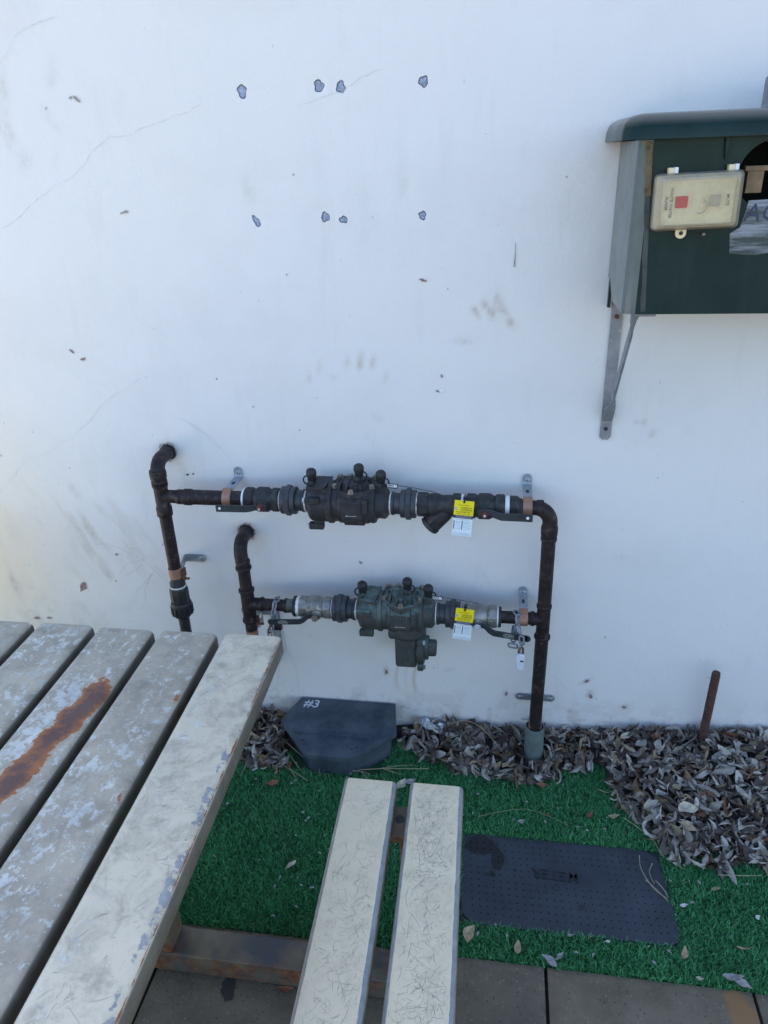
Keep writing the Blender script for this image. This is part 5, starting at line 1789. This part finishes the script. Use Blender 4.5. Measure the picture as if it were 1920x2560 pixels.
wet = np.maximum(wet, .75 * np.exp(-(((PA[:, 0] - .02) / .022) ** 2 + ((PA[:, 1] + .452) / .014) ** 2)))
for px2, py2, r2 in ((.072, -.435, .007), (.215, -.512, .008)):
    wet = np.maximum(wet, .9 * np.exp(-(((PA[:, 0] - px2) / r2) ** 2 + ((PA[:, 1] - py2) / r2) ** 2)))
at = ml.data.attributes.new('wet', 'FLOAT', 'POINT')
at.data.foreach_set('value', wet.astype(np.float32))
text_part('METER', .036, (.163, -.4385, TZ + .0002), (-1, .03, 0), (-.03, -1, 0), 'meter_letter', ml, .0016, bold=.0002)
text_part('I  I O I  I', .026, (.163, -.4700, TZ + .0002), (-1, .03, 0), (-.03, -1, 0), 'meter', ml, .0012)
mb = MB().prism([(a * 1.0, b * 1.0) for a, b in rrect(LIDW + .014, LIDH + .012, rc + .004, 6)], (LIDC[0] + .001, LIDC[1] - .001, -.016), (1, 0, 0), (0, 1, 0), .0120)
part('frame', mb, 'inside', t, 25)

# ------------------------------------------------------------------ picnic table
KX = .024
def shx(x, y):
    return x + KX * (-.6 - y)
t = thing('picnic_table', 'weathered slatted picnic table with attached benches and rusty ground frame', 'picnic table', (-.73, -1.4, 0))
def slat(xa, xb, ztop, y0, y1, th, mat, attrs, nm, r=.009):
    """slat running along y with rounded section; attrs(u,y)->dict"""
    sec = []
    W_ = xb - xa
    nt = 10
    for k in range(nt + 1):
        sec.append((xa + r + (W_ - 2 * r) * k / nt, ztop))
    for k in range(1, 5):
        a = R(90 - 90 * k / 4)
        sec.append((xb - r + r * math.cos(a), ztop - r + r * math.sin(a)))
    sec += [(xb, ztop - th + .006), (xb - .004, ztop - th), (xa + .004, ztop - th), (xa, ztop - th + .006)]
    for k in range(0, 4):
        a = R(180 - 90 * k / 4)
        sec.append((xa + r + r * math.cos(a), ztop - r + r * math.sin(a)))
    L_ = y0 - y1
    m_ = max(4, int(L_ / .02))
    yy = [y0, y0 - .0012, y0 - .004] + [y0 - .004 - (L_ - .008) * k / m_ for k in range(1, m_)] + [y1 + .004, y1 + .0012, y1]
    mb = MB()
    cxs, czs = (xa + xb) / 2, ztop - th / 2
    ns = len(sec)
    for i, y in enumerate(yy):
        e = min(i, len(yy) - 1 - i)
        ins = (.004, .0012, 0)[e] if e < 3 else 0
        for (x, z) in sec:
            dx, dz = x - cxs, z - czs
            mb.v.append((shx(cxs + dx * (1 - ins / (W_ / 2)), y), y, czs + dz * (1 - ins / (th / 2))))
    for i in range(len(yy) - 1):
        for k in range(ns):
            k2 = (k + 1) % ns
            mb.f.append((i * ns + k, i * ns + k2, (i + 1) * ns + k2, (i + 1) * ns + k))
    mb.f.append(tuple(range(ns)))
    mb.f.append(tuple((len(yy) - 1) * ns + k for k in range(ns)))
    o = part(nm, mb, mat, t, 40)
    U = np.array([(v[0] - shx(xa, v[1])) / W_ for v in mb.v])
    Y = np.array([v[1] for v in mb.v])
    Zz = np.array([v[2] for v in mb.v])
    side = Zz < ztop - r * .5
    vals = attrs(U, Y, side)
    for k, a in vals.items():
        at = o.data.attributes.new(k, 'FLOAT', 'POINT')
        at.data.foreach_set('value', np.asarray(a, dtype=np.float32))
    at = o.data.attributes.new('flank', 'FLOAT', 'POINT')
    at.data.foreach_set('value', side.astype(np.float32))
    return o
TZ0, TW, TP = .74, .1085, .1205
def gau(a, c, s):
    return np.exp(-((a - c) / s) ** 2)
def a_table(kk):
    def f(U, Y, side):
        # kk = 0 is the slat beside the bench
        wear = np.full_like(U, .42) + .45 * (vnoise(U * 2 + kk * 9, Y * 4, 40 + kk, 3) - .5)
        wear = np.where(kk == 0, wear - .10 * (U > .5) + .14 * gau(U, .2, .2) * gau(Y, -.85, .2), wear + .10)
        cream = np.full_like(U, .95 if kk == 0 else .30)
        edge = .10 + .55 * np.clip((U - .80) / .2, 0, 1) * (1 if kk == 0 else .55)
        if kk == 0:
            edge = np.maximum(edge, .58 * gau(U, .90, .13) * sstep(-Y, .72, .80))
            edge = np.maximum(edge, .36 * gau(U, .80, .2) * sstep(-Y, .9, 1.0))
        rust = -.12 + .44 * np.clip((U - .94) / .05, 0, 1)
        if kk == 0:
            rust = rust + .50 * sstep(U, .955, .975)
        if kk == 1:
            rust = np.maximum(rust, .47 * gau(U, .95, .10) * sstep(-Y, .70, .78) * (1 - sstep(-Y, .98, 1.04)))
            rust = np.maximum(rust, .46 * gau(U, .72, .10) * gau(Y, -.835, .02))
        if kk == 2:
            ctr = .78 - .35 * sstep(-Y, .78, 1.05)
            rust = np.maximum(rust, .86 * gau(U, ctr, .30) * sstep(-Y, .70, .78) * (1 - sstep(-Y, 1.35, 1.5)))
            wear = wear + .25 * gau(U, ctr - .35, .3) * sstep(-Y, .7, .8)
        if kk == 3:
            wear = wear + .15
        rust = np.where(side, .05, rust)
        wear = np.where(side, .0, wear)
        edge = np.where(side, .2, edge)
        return dict(wear=wear, cream=np.where(side, 0.05, cream), edge=edge, rust=rust)
    return f
for kk in range(7):
    xb = -.368 - kk * TP
    sl_ = slat(xb - TW, xb, TZ0, -.600 - .002 * (kk % 3), -2.25, .038, 'slat_table', a_table(kk), 'table_slat', .011)
    if kk == 0:
        first_slat = sl_
BZT, BW = .43, .1015
def a_bench(kk):
    def f(U, Y, side):
        edge = .08 + .75 * np.clip((U - .885) / .05, 0, 1) + (.72 * np.clip((.095 - U) / .04, 0, 1))
        rust = .02 + .5 * np.clip((U - .955) / .045, 0, 1) * (1 if kk == 0 else .55)
        rust = rust + .42 * np.clip((.02 - U) / .02, 0, 1) * (1 if kk == 1 else .5) * sstep(-Y, .80, .9)
        ed = gau(Y, -.617, .0035)
        wear = np.where(side, -.3, -.15 + .12 * (kk == 0))
        cream = np.full_like(U, .45)
        return dict(wear=wear, cream=np.where(side, 0., cream), edge=np.where(side, .30, edge), rust=np.where(side, -.05, rust - .12))
    return f
b1_ = slat(-.1445, -.1445 + BW, BZT, -.611, -2.25, .034, 'slat_bench', a_bench(0), 'bench_slat', .0095)
b2_ = slat(-.2705, -.2705 + BW, BZT, -.613, -2.25, .034, 'slat_bench', a_bench(1), 'bench_slat', .0095)
for xa in (-1.575, -1.449):
    slat(xa, xa + BW, BZT, -.612, -2.25, .034, 'slat_bench', a_bench(1), 'bench_slat', .0095)
def scratch(xa, xb, ztop, y0, y1, count, mat, seed, parent):
    rs = random.Random(seed)
    mb = MB()
    hot = [(rs.uniform(xa + .02, xb - .02), rs.uniform(y1, y0)) for _ in range(9)]
    for k in range(count):
        if rs.random() < .45:
            h = rs.choice(hot)
            x, y = rs.gauss(h[0], .022), rs.gauss(h[1], .05)
        else:
            x, y = rs.uniform(xa, xb), rs.uniform(y1, y0)
        L_ = min(.06, rs.expovariate(1 / .009) + .002)
        a = rs.gauss(1.2, .9)
        cv_ = rs.uniform(-.5, .5)
        pts = []
        for q in range(4):
            tq = q / 3 - .5
            px, py = x + L_ * tq * math.cos(a + cv_ * tq), y + L_ * tq * math.sin(a + cv_ * tq)
            if not (xa + .010 < px < xb - .010 and y1 + .01 < py < y0 - .01):
                break
            pts.append((shx(px, py), py, ztop))
        if len(pts) > 1:
            w_ = rs.uniform(.00025, .0007)
            mb.ribbon(pts, [w_ * (.4 if q in (0, len(pts) - 1) else 1) for q in range(len(pts))], (0, 0, 1), .00025)
    o = part('scratches', mb, mat, parent, 0)
    o['kind'] = 'stuff'
    return o
def sbox(c, s, nm, rust=0., blue=0., rot=None, bevel=.003):
    mb = MB()
    # subdivided along the longest axis for the rust attribute
    mb.box(c, s, rot)
    o = part(nm, mb, 'frame', t, 25, bevel)
    for k, v in (('rust', rust), ('blue', blue)):
        at = o.data.attributes.new(k, 'FLOAT', 'POINT')
        at.data.foreach_set('value', np.full(len(o.data.vertices), v, dtype=np.float32))
    return o
scratch(-.1445, -.1445 + BW, BZT, -.611, -1.35, 1700, 'scratch', 1, b1_)
scratch(-.2705, -.2705 + BW, BZT, -.613, -1.35, 1000, 'scratch', 2, b2_)
scratch(-.368 - TW, -.368, TZ0, -.602, -1.45, 500, 'scratch', 3, first_slat)
for yb in (-.7335, -2.0):
    sx = KX * (-.6 - yb)
    sbox((-.83 + sx, yb, .0315), (1.52, .062, .055), 'ground_beam', .45, 1.)
    for px2 in (-.655, -1.07):
        sbox((px2 + sx, yb, .378), (.062, .058, .640), 'post', .15)
    sbox((-.845 + sx - .0, yb, .676), (.80, .056, .045), 'top_beam', .3)
    for bxc in (-.1575, -1.462):
        sbox((bxc + sx, yb + .058, .3865), (.20, .070, .017), 'bench_plate', -.2)
        rot = Matrix.Rotation(R(-9 if bxc > -1 else 9), 3, 'X')
        sbox((bxc + sx + .030 * (1 if bxc > -1 else -1), yb + .032, .2185), (.058, .050, .325), 'bench_post', .5, 0, Matrix.Rotation(R(-8), 3, 'X'))
mb = MB().lathe((-.157, -.671, .3952), (0, 0, 1), [(0, .009), (.0006, .009)], 18)
part('bolt_hole', mb, 'ink', t, 0)

# ------------------------------------------------------------------ leaf litter
def leaf_mesh(name, L_, Wd, curl, fold, twist, seed):
    """dry leaf: bent along its length, rolled across its width, crumpled"""
    rr_ = random.Random(seed)
    nl, rows = 6, []
    bendx = rr_.uniform(-.8, .8)
    roll0, roll1 = fold * rr_.uniform(.5, 1.5), fold * rr_.uniform(.5, 1.5)
    ph = rr_.uniform(0, 6)
    blunt = rr_.uniform(.6, 1.15)
    for i in range(nl + 1):
        s = i / nl
        wv = Wd / 2 * (math.sin(math.pi * (.04 + .92 * s)) ** blunt) * (1.12 - .3 * s)
        a = curl * (s - .5)
        if abs(curl) > 1e-3:
            rad = L_ / curl
            cx_, cz_ = rad * math.sin(a), rad * (1 - math.cos(a))
        else:
            cx_, cz_ = L_ * (s - .5), 0
        cy_ = bendx * Wd * (s - .5) ** 2
        tw = twist * (s - .5)
        ro = (roll0 + (roll1 - roll0) * s) * (1 + .3 * math.sin(5 * s + ph))
        row = []
        for q in (-1, -.5, 0, .5, 1):
            th = ro * q * 1.25
            if abs(ro) > .05:
                rr2_ = wv / (ro * 1.25)
                yy_, zz = rr2_ * math.sin(th), rr2_ * (1 - math.cos(th))
            else:
                yy_, zz = q * wv, 0
            zz += .12 * wv * math.sin(7 * s + 3 * q + ph)
            y2 = yy_ * math.cos(tw) - zz * math.sin(tw)
            z2 = yy_ * math.sin(tw) + zz * math.cos(tw)
            row.append((cx_ - z2 * math.sin(a) + rr_.uniform(-.04, .04) * L_ / nl, cy_ + y2, cz_ + z2 * math.cos(a) + rr_.uniform(-.10, .10) * wv))
        rows.append(row)
    vs = [p for r in rows for p in r]
    fs = []
    for i in range(nl):
        for q in range(4):
            b = i * 5 + q
            fs.append((b, b + 1, b + 6, b + 5))
    return vs, fs
TONES = {'pale silvery': [(0, (.36, .335, .30)), (.5, (.54, .505, .455)), (1, (.72, .68, .61))],
         'dull grey': [(0, (.15, .128, .108)), (.5, (.22, .195, .168)), (1, (.30, .27, .235))],
         'dark brown': [(0, (.055, .042, .035)), (.5, (.10, .078, .062)), (1, (.16, .125, .10))],
         'tan': [(0, (.20, .15, .10)), (.5, (.33, .265, .175)), (1, (.45, .38, .26))],
         'rust brown': [(0, (.13, .05, .022)), (1, (.22, .10, .05))]}
def m_leaf_tone(nm, stops):
    n = NT(nm + ' dry leaf')
    c = n.ramp(n.n('ShaderNodeObjectInfo').outputs['Random'], stops)
    c = n.mix(n.step(n.noise(140, 5, .65), .3, .75, 0, .6), c, n.mix(1, c, (.6, .56, .52), 'MULTIPLY'))
    n.done(c, .58, 0)
    tl = n.n('ShaderNodeBsdfTranslucent')
    n.put(tl.inputs[0], c)
    mx = n.n('ShaderNodeMixShader')
    mx.inputs[0].default_value = .16
    n.t.links.new(n.b.outputs[0], mx.inputs[1])
    n.t.links.new(tl.outputs[0], mx.inputs[2])
    n.t.links.new(mx.outputs[0], n.out.inputs[0])
    return n.m
TMAT = {k: m_leaf_tone(k, v) for k, v in TONES.items()}
PROTO = []
for k in range(24):
    L_ = random.uniform(.034, .068)
    PROTO.append(leaf_mesh('leaf', L_, L_ * random.uniform(.40, .66), random.uniform(-2.2, 3.0), random.choice((-1, 1, 1)) * random.uniform(.3, 1.9), random.uniform(-1.8, 1.8), k))
for k in range(7):
    L_ = random.uniform(.055, .085)
    PROTO.append(leaf_mesh('leaf', L_, L_ * random.uniform(.16, .26), random.uniform(-1.6, 2.0), random.choice((-1, 1)) * random.uniform(.3, 1.6), random.uniform(-2.2, 2.2), 60 + k))
for k in range(6):
    L_ = random.uniform(.014, .026)
    PROTO.append(leaf_mesh('leaf', L_, L_ * random.uniform(.5, .9), random.uniform(-2, 2), random.uniform(-1.4, 1.4), random.uniform(-1.4, 1.4), 80 + k))
pmesh = {}
for k, (vs, fs) in enumerate(PROTO):
    for tn in TONES:
        me = bpy.data.meshes.new('fallen_leaf')
        me.from_pydata(vs, [], fs)
        me.shade_smooth()
        me.materials.append(TMAT[tn])
        pmesh[k, tn] = me
def zone(x, y):
    if x < -.5:
        return 'in the straw left of the bait station'
    if x < -.06:
        return 'between the bait station and pipe sleeve'
    if math.hypot(x - .122, y + .08) < .085:
        return 'around the foot of the pipe sleeve'
    if x < .30:
        return 'right of the pipe sleeve by the wall'
    if math.hypot(x - .56, y + .035) < .10:
        return 'around the foot of the rebar stake'
    if y > -.13:
        return 'high on the heap under the wall'
    if y < -.28:
        return 'on the front edge of the heap near the turf'
    return 'on the middle slope of the leaf heap'

# soil mound beneath the litter
gx_ = np.linspace(-.80, 1.7, 170)
mbs = MB()
ny = 16
for x in gx_:
    fy = float(front(np.array(x)))
    for j in range(ny + 1):
        s = j / ny
        y = fy * s * .98 - .001
        z = float(hgt(np.array(x), np.array(y))) - .014 - .012 * s
        mbs.v.append((x, y, z + random.uniform(-.002, .002)))
for i in range(len(gx_) - 1):
    for j in range(ny):
        a = i * (ny + 1) + j
        mbs.f.append((a, a + ny + 1, a + ny + 2, a + 1))
o = part('soil', mbs, 'soil', None, smooth=60, loc=(0, 0, 0))
o['kind'] = 'structure'

cands = []
tries = 0
while len(cands) < 3200 and tries < 60000:
    tries += 1
    x = random.uniform(-.74, 1.25)
    fy = float(front(np.array(x)))
    s = random.random() ** .85
    y = fy * s * (1.04)
    if random.random() > abs(fy) / .40 + .05:
        continue
    if y > -.012:
        continue
    if -.575 < x < -.245 and y > -.225 and not (x < -.54 and y < -.16):
        continue
    if math.hypot(x - x3, y - (PY + .01)) < .036 or math.hypot(x - .562, y + .035) < .016:
        continue
    layer = random.random()
    z = float(hgt(np.array(x), np.array(y))) - .010 + .016 * layer
    if fy * 0 + s > .93:
        z = .008 + .006 * layer
    cands.append((x, y, max(z, .006), layer))
for k in range(260):
    x = random.uniform(-.22, 1.0)
    if abs(x - x3) < .03:
        continue
    y = random.uniform(-.035, -.014)
    cands.append((x, y, float(hgt(np.array(x), np.array(y))) + random.uniform(-.006, .006), .3))
def pose(flat):
    return Matrix.Rotation(random.uniform(0, 2 * math.pi), 4, 'Z') @ Matrix.Rotation(random.gauss(0, flat), 4, 'X') @ Matrix.Rotation(random.gauss(0, flat), 4, 'Y') @ Matrix.Rotation(random.choice((0, math.pi)), 4, 'X')
def score(c):
    # seen largest: upper layer, in frame, nearer
    x, y, z, l = c
    vis = 1 if -.7 < x < .70 else 0
    return vis * (l * 1.0 - y * 1.2) + (0 if vis else -5)
order = sorted(range(len(cands)), key=lambda i: -score(cands[i]))
top_set = set(order[:280])
SV, SF, SH = [], [], []
for i, (x, y, z, l) in enumerate(cands):
    pm = random.randrange(len(PROTO) if i not in top_set else len(PROTO) - 6)
    k = random.uniform(.52, 1.08)
    m = Matrix.Translation((x, y, z)) @ pose(.75) @ Matrix.Scale(k, 4)
    vs, fs = PROTO[pm]
    # keep clear of the wall and the ground
    wv_ = [m @ Vector(p) for p in vs]
    dy = max(p.y for p in wv_) + .004
    dz = min(p.z for p in wv_) - .002
    sh_ = Vector((0, -dy if dy > 0 else 0, -dz if dz < 0 else 0))
    m = Matrix.Translation(sh_) @ m
    if i in top_set:
        tn = random.choices(list(TONES), (.42, .26, .16, .12, .04))[0]
        o = bpy.data.objects.new('fallen_leaf', pmesh[pm, tn])
        o.matrix_world = m
        link(o)
        tag(o, tn + ' curled dry leaf ' + zone(x, y), 'leaf', tn + ' leaves ' + zone(x, y))
    else:
        b = len(SV)
        SV += [tuple(m @ Vector(p)) for p in vs]
        SF += [tuple(q + b for q in f) for f in fs]
        SH += [random.random()] * len(vs)
me = bpy.data.meshes.new('leaf_litter')
me.from_pydata(SV, [], SF)
me.shade_smooth()
at = me.attributes.new('shade', 'FLOAT', 'POINT')
at.data.foreach_set('value', np.array(SH, dtype=np.float32))
me.materials.append(MAT['leaf_stuff'])
o = bpy.data.objects.new('leaf_litter', me)
link(o)
tag(o, 'drift of dry grey and brown leaf litter along the foot of the wall', 'leaf litter', kind='stuff')

# scattered leaves on the turf and pavers
random.seed(21)
ISO = [(.144, -.178, .034, .022, 'leaf_rust', .1, 'broad brown leaf on turf in front of the grey pipe sleeve'),
       (.256, -.262, .028, .019, 'leaf_rust', 1.4, 'rust brown leaf alone on turf above the meter lid'),
       (.314, -.258, .032, .014, 'leaf_tan', .2, 'narrow tan leaf at the tip of the litter drift'),
       (.049, -.137, .030, .024, 'leaf_tan', .8, 'tan leaf at the litter edge left of the pipe sleeve'),
       (.154, -.274, .016, .010, 'leaf_rust', 1.2, 'tiny brown leaf scrap on turf above the meter lid'),
       (.087, -.302, .024, .015, 'leaf_grey', .4, 'crumpled grey leaf on turf just above the meter lid'),
       (.478, -.257, .052, .036, 'leaf_cream', .3, 'large cream leaf lying on top of the litter heap'),
       (.475, -.300, .046, .026, 'leaf_tan', -.5, 'golden tan folded leaf on the front of the litter heap'),
       (.395, -.245, .040, .020, 'leaf_cream', 1.1, 'cream curled leaf at the left edge of the litter heap'),
       (.365, -.050, .044, .026, 'leaf_cream', .7, 'pale tan leaf resting on litter close under the wall'),
       (.440, -.055, .034, .022, 'leaf_rust', .2, 'orange brown leaf on litter close under the wall'),
       (-.030, -.612, .048, .028, 'leaf_tan', 1.2, 'tan leaf on turf against the bench slat below meter lid'),
       (.075, -.630, .034, .017, 'leaf_tan', 1.5, 'curled tan leaf standing on turf below the meter lid'),
       (.140, -.648, .040, .018, 'leaf_grey', -.6, 'crumpled grey leaf on the paver joint edge'),
       (.158, -.640, .030, .016, 'leaf_grey', .8, 'second grey leaf in the clump at the paver joint edge'),
       (.413, -.600, .036, .016, 'leaf_tan', 1.3, 'curled tan leaf on turf beside the lower corner of the lid'),
       (.495, -.640, .046, .022, 'leaf_grey', .1, 'silvery leaf on turf edge near the rust stained paver'),
       (.512, -.648, .040, .018, 'leaf_grey', -.5, 'dark crumpled leaf next to the silvery one near stained paver'),
       (.434, -.487, .020, .010, 'leaf_white', .3, 'bleached leaf scrap on turf right of the meter lid'),
       (.509, -.437, .028, .012, 'leaf_tan', .3, 'small tan leaf on turf between lid and litter heap'),
       (.535, -.572, .040, .010, 'leaf_tan', .1, 'long thin brown leaf on turf right of the lid corner'),
       (.581, -.497, .016, .010, 'leaf_white', .9, 'bright white leaf scrap on open turf'),
       (.431, -.648, .018, .012, 'leaf_cream', 0, 'small cream leaf at the paver edge below the lid'),
       (.185, -.588, .016, .010, 'leaf_grey', .2, 'grey leaf scrap on the lower rim of the meter lid'),
       (.259, -.592, .014, .010, 'leaf_white', .2, 'white leaf scrap on the lower rim of the meter lid'),
       (-.564, -.250, .036, .020, 'leaf_rust', .4, 'reddish brown leaf on turf left of the bait station'),
       (-.448, -.493, .034, .018, 'leaf_cream', 1.0, 'cream curled leaf alone on turf between table and bench'),
       (-.223, -.218, .044, .026, 'leaf_cream', 1.1, 'big cream leaf on turf behind the bench slats'),
       (-.200, -.205, .032, .018, 'leaf_grey', .4, 'grey leaf next to the big cream leaf behind the bench'),
       (-.386, -.772, .034, .014, 'leaf_rust', .1, 'rusty leaf on the paver against the ground beam'),
       (-.601, -.200, .028, .018, 'leaf_cream', .7, 'cream leaf on turf among straw left of the bait station'),
       (-.533, -.190, .036, .020, 'leaf_rust', 1.4, 'brown folded leaf tucked under the bait station edge'),
       (-.627, -.208, .020, .012, 'leaf_white', .6, 'white leaf scrap among straw left of the bait station')]
for x, y, L_, Wd, mt, a, lab in ISO:
    vs, fs = leaf_mesh('l', L_, Wd, random.uniform(.8, 2.3), random.uniform(.5, 1.5), random.uniform(-1., 1.), random.randrange(999))
    zb_ = .007 if y > YF else .002
    if float(front(np.array(x))) < y:
        zb_ = float(hgt(np.array(x), np.array(y))) + .012
    rot = Matrix.Rotation(a, 4, 'Z') @ Matrix.Rotation(random.uniform(-.35, .35), 4, 'X')
    q = [rot @ Vector(p) for p in vs]
    mn = min(p.z for p in q)
    mb = MB().add([(x + p.x, y + p.y, zb_ - mn + p.z) for p in q], fs)
    single('fallen_leaf', mb, mt, lab, 'leaf', (x, y, zb_), smooth=60)

# small pale crumbs strewn on the turf: too many to count
mb = MB()
for k in range(170):
    x, y = random.uniform(-.7, .75), random.uniform(-.63, -.12)
    if inside_lid(np.array(x), np.array(y), .0) or y > float(front(np.array(x))):
        continue
    s = random.uniform(.002, .007)
    a = random.uniform(0, 6.28)
    c_, s2_ = math.cos(a) * s, math.sin(a) * s
    z = random.uniform(.008, .012)
    mb.add([(x - c_, y - s2_, z), (x + s2_ * .5, y - c_ * .5, z + s * .3), (x + c_, y + s2_, z), (x - s2_ * .4, y + c_ * .4, z + s * .4)], [(0, 1, 2, 3)])
o = part('leaf_crumbs', mb, 'leaf_grey', None, smooth=0, loc=(0, 0, 0))
tag(o, 'scattered pale crumbs of broken leaf on the turf', 'leaf crumbs', kind='stuff')

# foil wrapper
mb = MB()
random.seed(5)
for i in range(9):
    for j in range(5):
        mb.v.append((-.205 + .078 * i / 8, -.036 + .030 * j / 4 - .018 * i / 8, .056 + .010 * math.sin(i * 1.3 + j) * .6 + random.uniform(-.004, .004) - .006 * i / 8))
for i in range(8):
    for j in range(4):
        a = i * 5 + j
        mb.f.append((a, a + 5, a + 6, a + 1))
single('foil_wrapper', mb, 'foil', 'crumpled silver foil scrap on litter right of the bait station', 'wrapper', (-.165, -.03, .05), smooth=0)

# straw stems
def stem(pts, r, lab, grp='dry straw stems'):
    pts = [Vector(p) for p in pts]
    # smooth
    q = []
    n = len(pts)
    for i in range(n - 1):
        for k in range(4):
            tt = k / 4
            p0, p1, p2, p3 = pts[max(i - 1, 0)], pts[i], pts[i + 1], pts[min(i + 2, n - 1)]
            q.append(.5 * ((2 * p1) + (p2 - p0) * tt + (2 * p0 - 5 * p1 + 4 * p2 - p3) * tt * tt + (3 * p1 - p0 - 3 * p2 + p3) * tt ** 3))
    q.append(pts[-1])
    rs = [r * (1 - .45 * i / len(q)) for i in range(len(q))]
    single('straw_stem', MB().tube(q, rs, 6), 'stem', lab, 'straw', tuple(pts[0]), grp, smooth=60)
LS = 'pale dry straw stem lying across turf left of the bait station'
for pts, r in (([(-.690, -.012, .050), (-.60, -.085, .030), (-.53, -.135, .018), (-.466, -.182, .012)], .0016),
               ([(-.672, -.020, .052), (-.60, -.098, .026), (-.545, -.150, .016), (-.500, -.200, .012)], .0013),
               ([(-.690, .000 - .006, .062), (-.625, -.075, .034), (-.56, -.160, .016), (-.500, -.236, .011)], .0011),
               ([(-.689, -.124, .012), (-.60, -.165, .013), (-.53, -.200, .012), (-.473, -.232, .010)], .0013),
               ([(-.66, -.10, .016), (-.60, -.140, .018), (-.552, -.163, .013)], .0013),
               ([(-.655, -.216, .010), (-.668, -.13, .018), (-.684, -.077, .030)], .0010),
               ([(-.640, -.16, .016), (-.652, -.197, .012), (-.660, -.235, .009)], .0010),
               ([(-.47, -.165, .014), (-.452, -.19, .013), (-.442, -.216, .010)], .0009)):
    stem(pts, r, LS)
LS = 'pale dry straw stem lying on turf right of the bait station'
for pts, r in (([(-.345, -.181, .012), (-.28, -.170, .013), (-.20, -.160, .012), (-.155, -.154, .011)], .0013), ([(-.362, -.185, .012), (-.335, -.186, .012), (-.312, -.190, .010)], .0013),
               ([(-.290, -.170, .012), (-.24, -.158, .016), (-.200, -.148, .013)], .0010), ([(-.275, -.170, .012), (-.245, -.178, .012), (-.225, -.184, .011)], .0010),
               ([(-.335, -.186, .012), (-.318, -.205, .011), (-.308, -.215, .010)], .0012)):
    stem(pts, r, LS)
stem([(-.113, -.031, .062), (-.06, -.020, .068), (-.011, -.045, .060), (.048, -.108, .036)], .0012, 'arched dry straw stem over the litter left of the pipe sleeve')
stem([(.337, -.262, .012), (.392, -.318, .014), (.412, -.366, .012), (.455, -.395, .010)], .0009, 'thin brown twig at the front left edge of the litter heap')
stem([(.524, -.401, .011), (.575, -.398, .012), (.621, -.391, .011)], .0009, 'thin straight straw on turf in front of the litter heap')
stem([(.286, -.174, .010), (.300, -.186, .014), (.314, -.182, .012), (.340, -.168, .020)], .0010, 'curly straw at the left tip of the litter heap')
stem([(-.02, -.30, .011), (.10, -.262, .011), (.20, -.30, .010)], .0005, 'hair-thin fibre lying across the turf above the lid')
LS = 'pale wispy straw on the corner of the meter lid'
for pts in ([(.359, -.365, .006), (.356, -.405, .010), (.376, -.452, .008), (.402, -.472, .006)], [(.385, -.384, .006), (.373, -.412, .010), (.380, -.44, .008)], [(.362, -.43, .006), (.378, -.452, .010), (.402, -.478, .006)], [(.384, -.43, .007), (.395, -.452, .012), (.404, -.470, .007)]):
    stem(pts, .0010, LS)
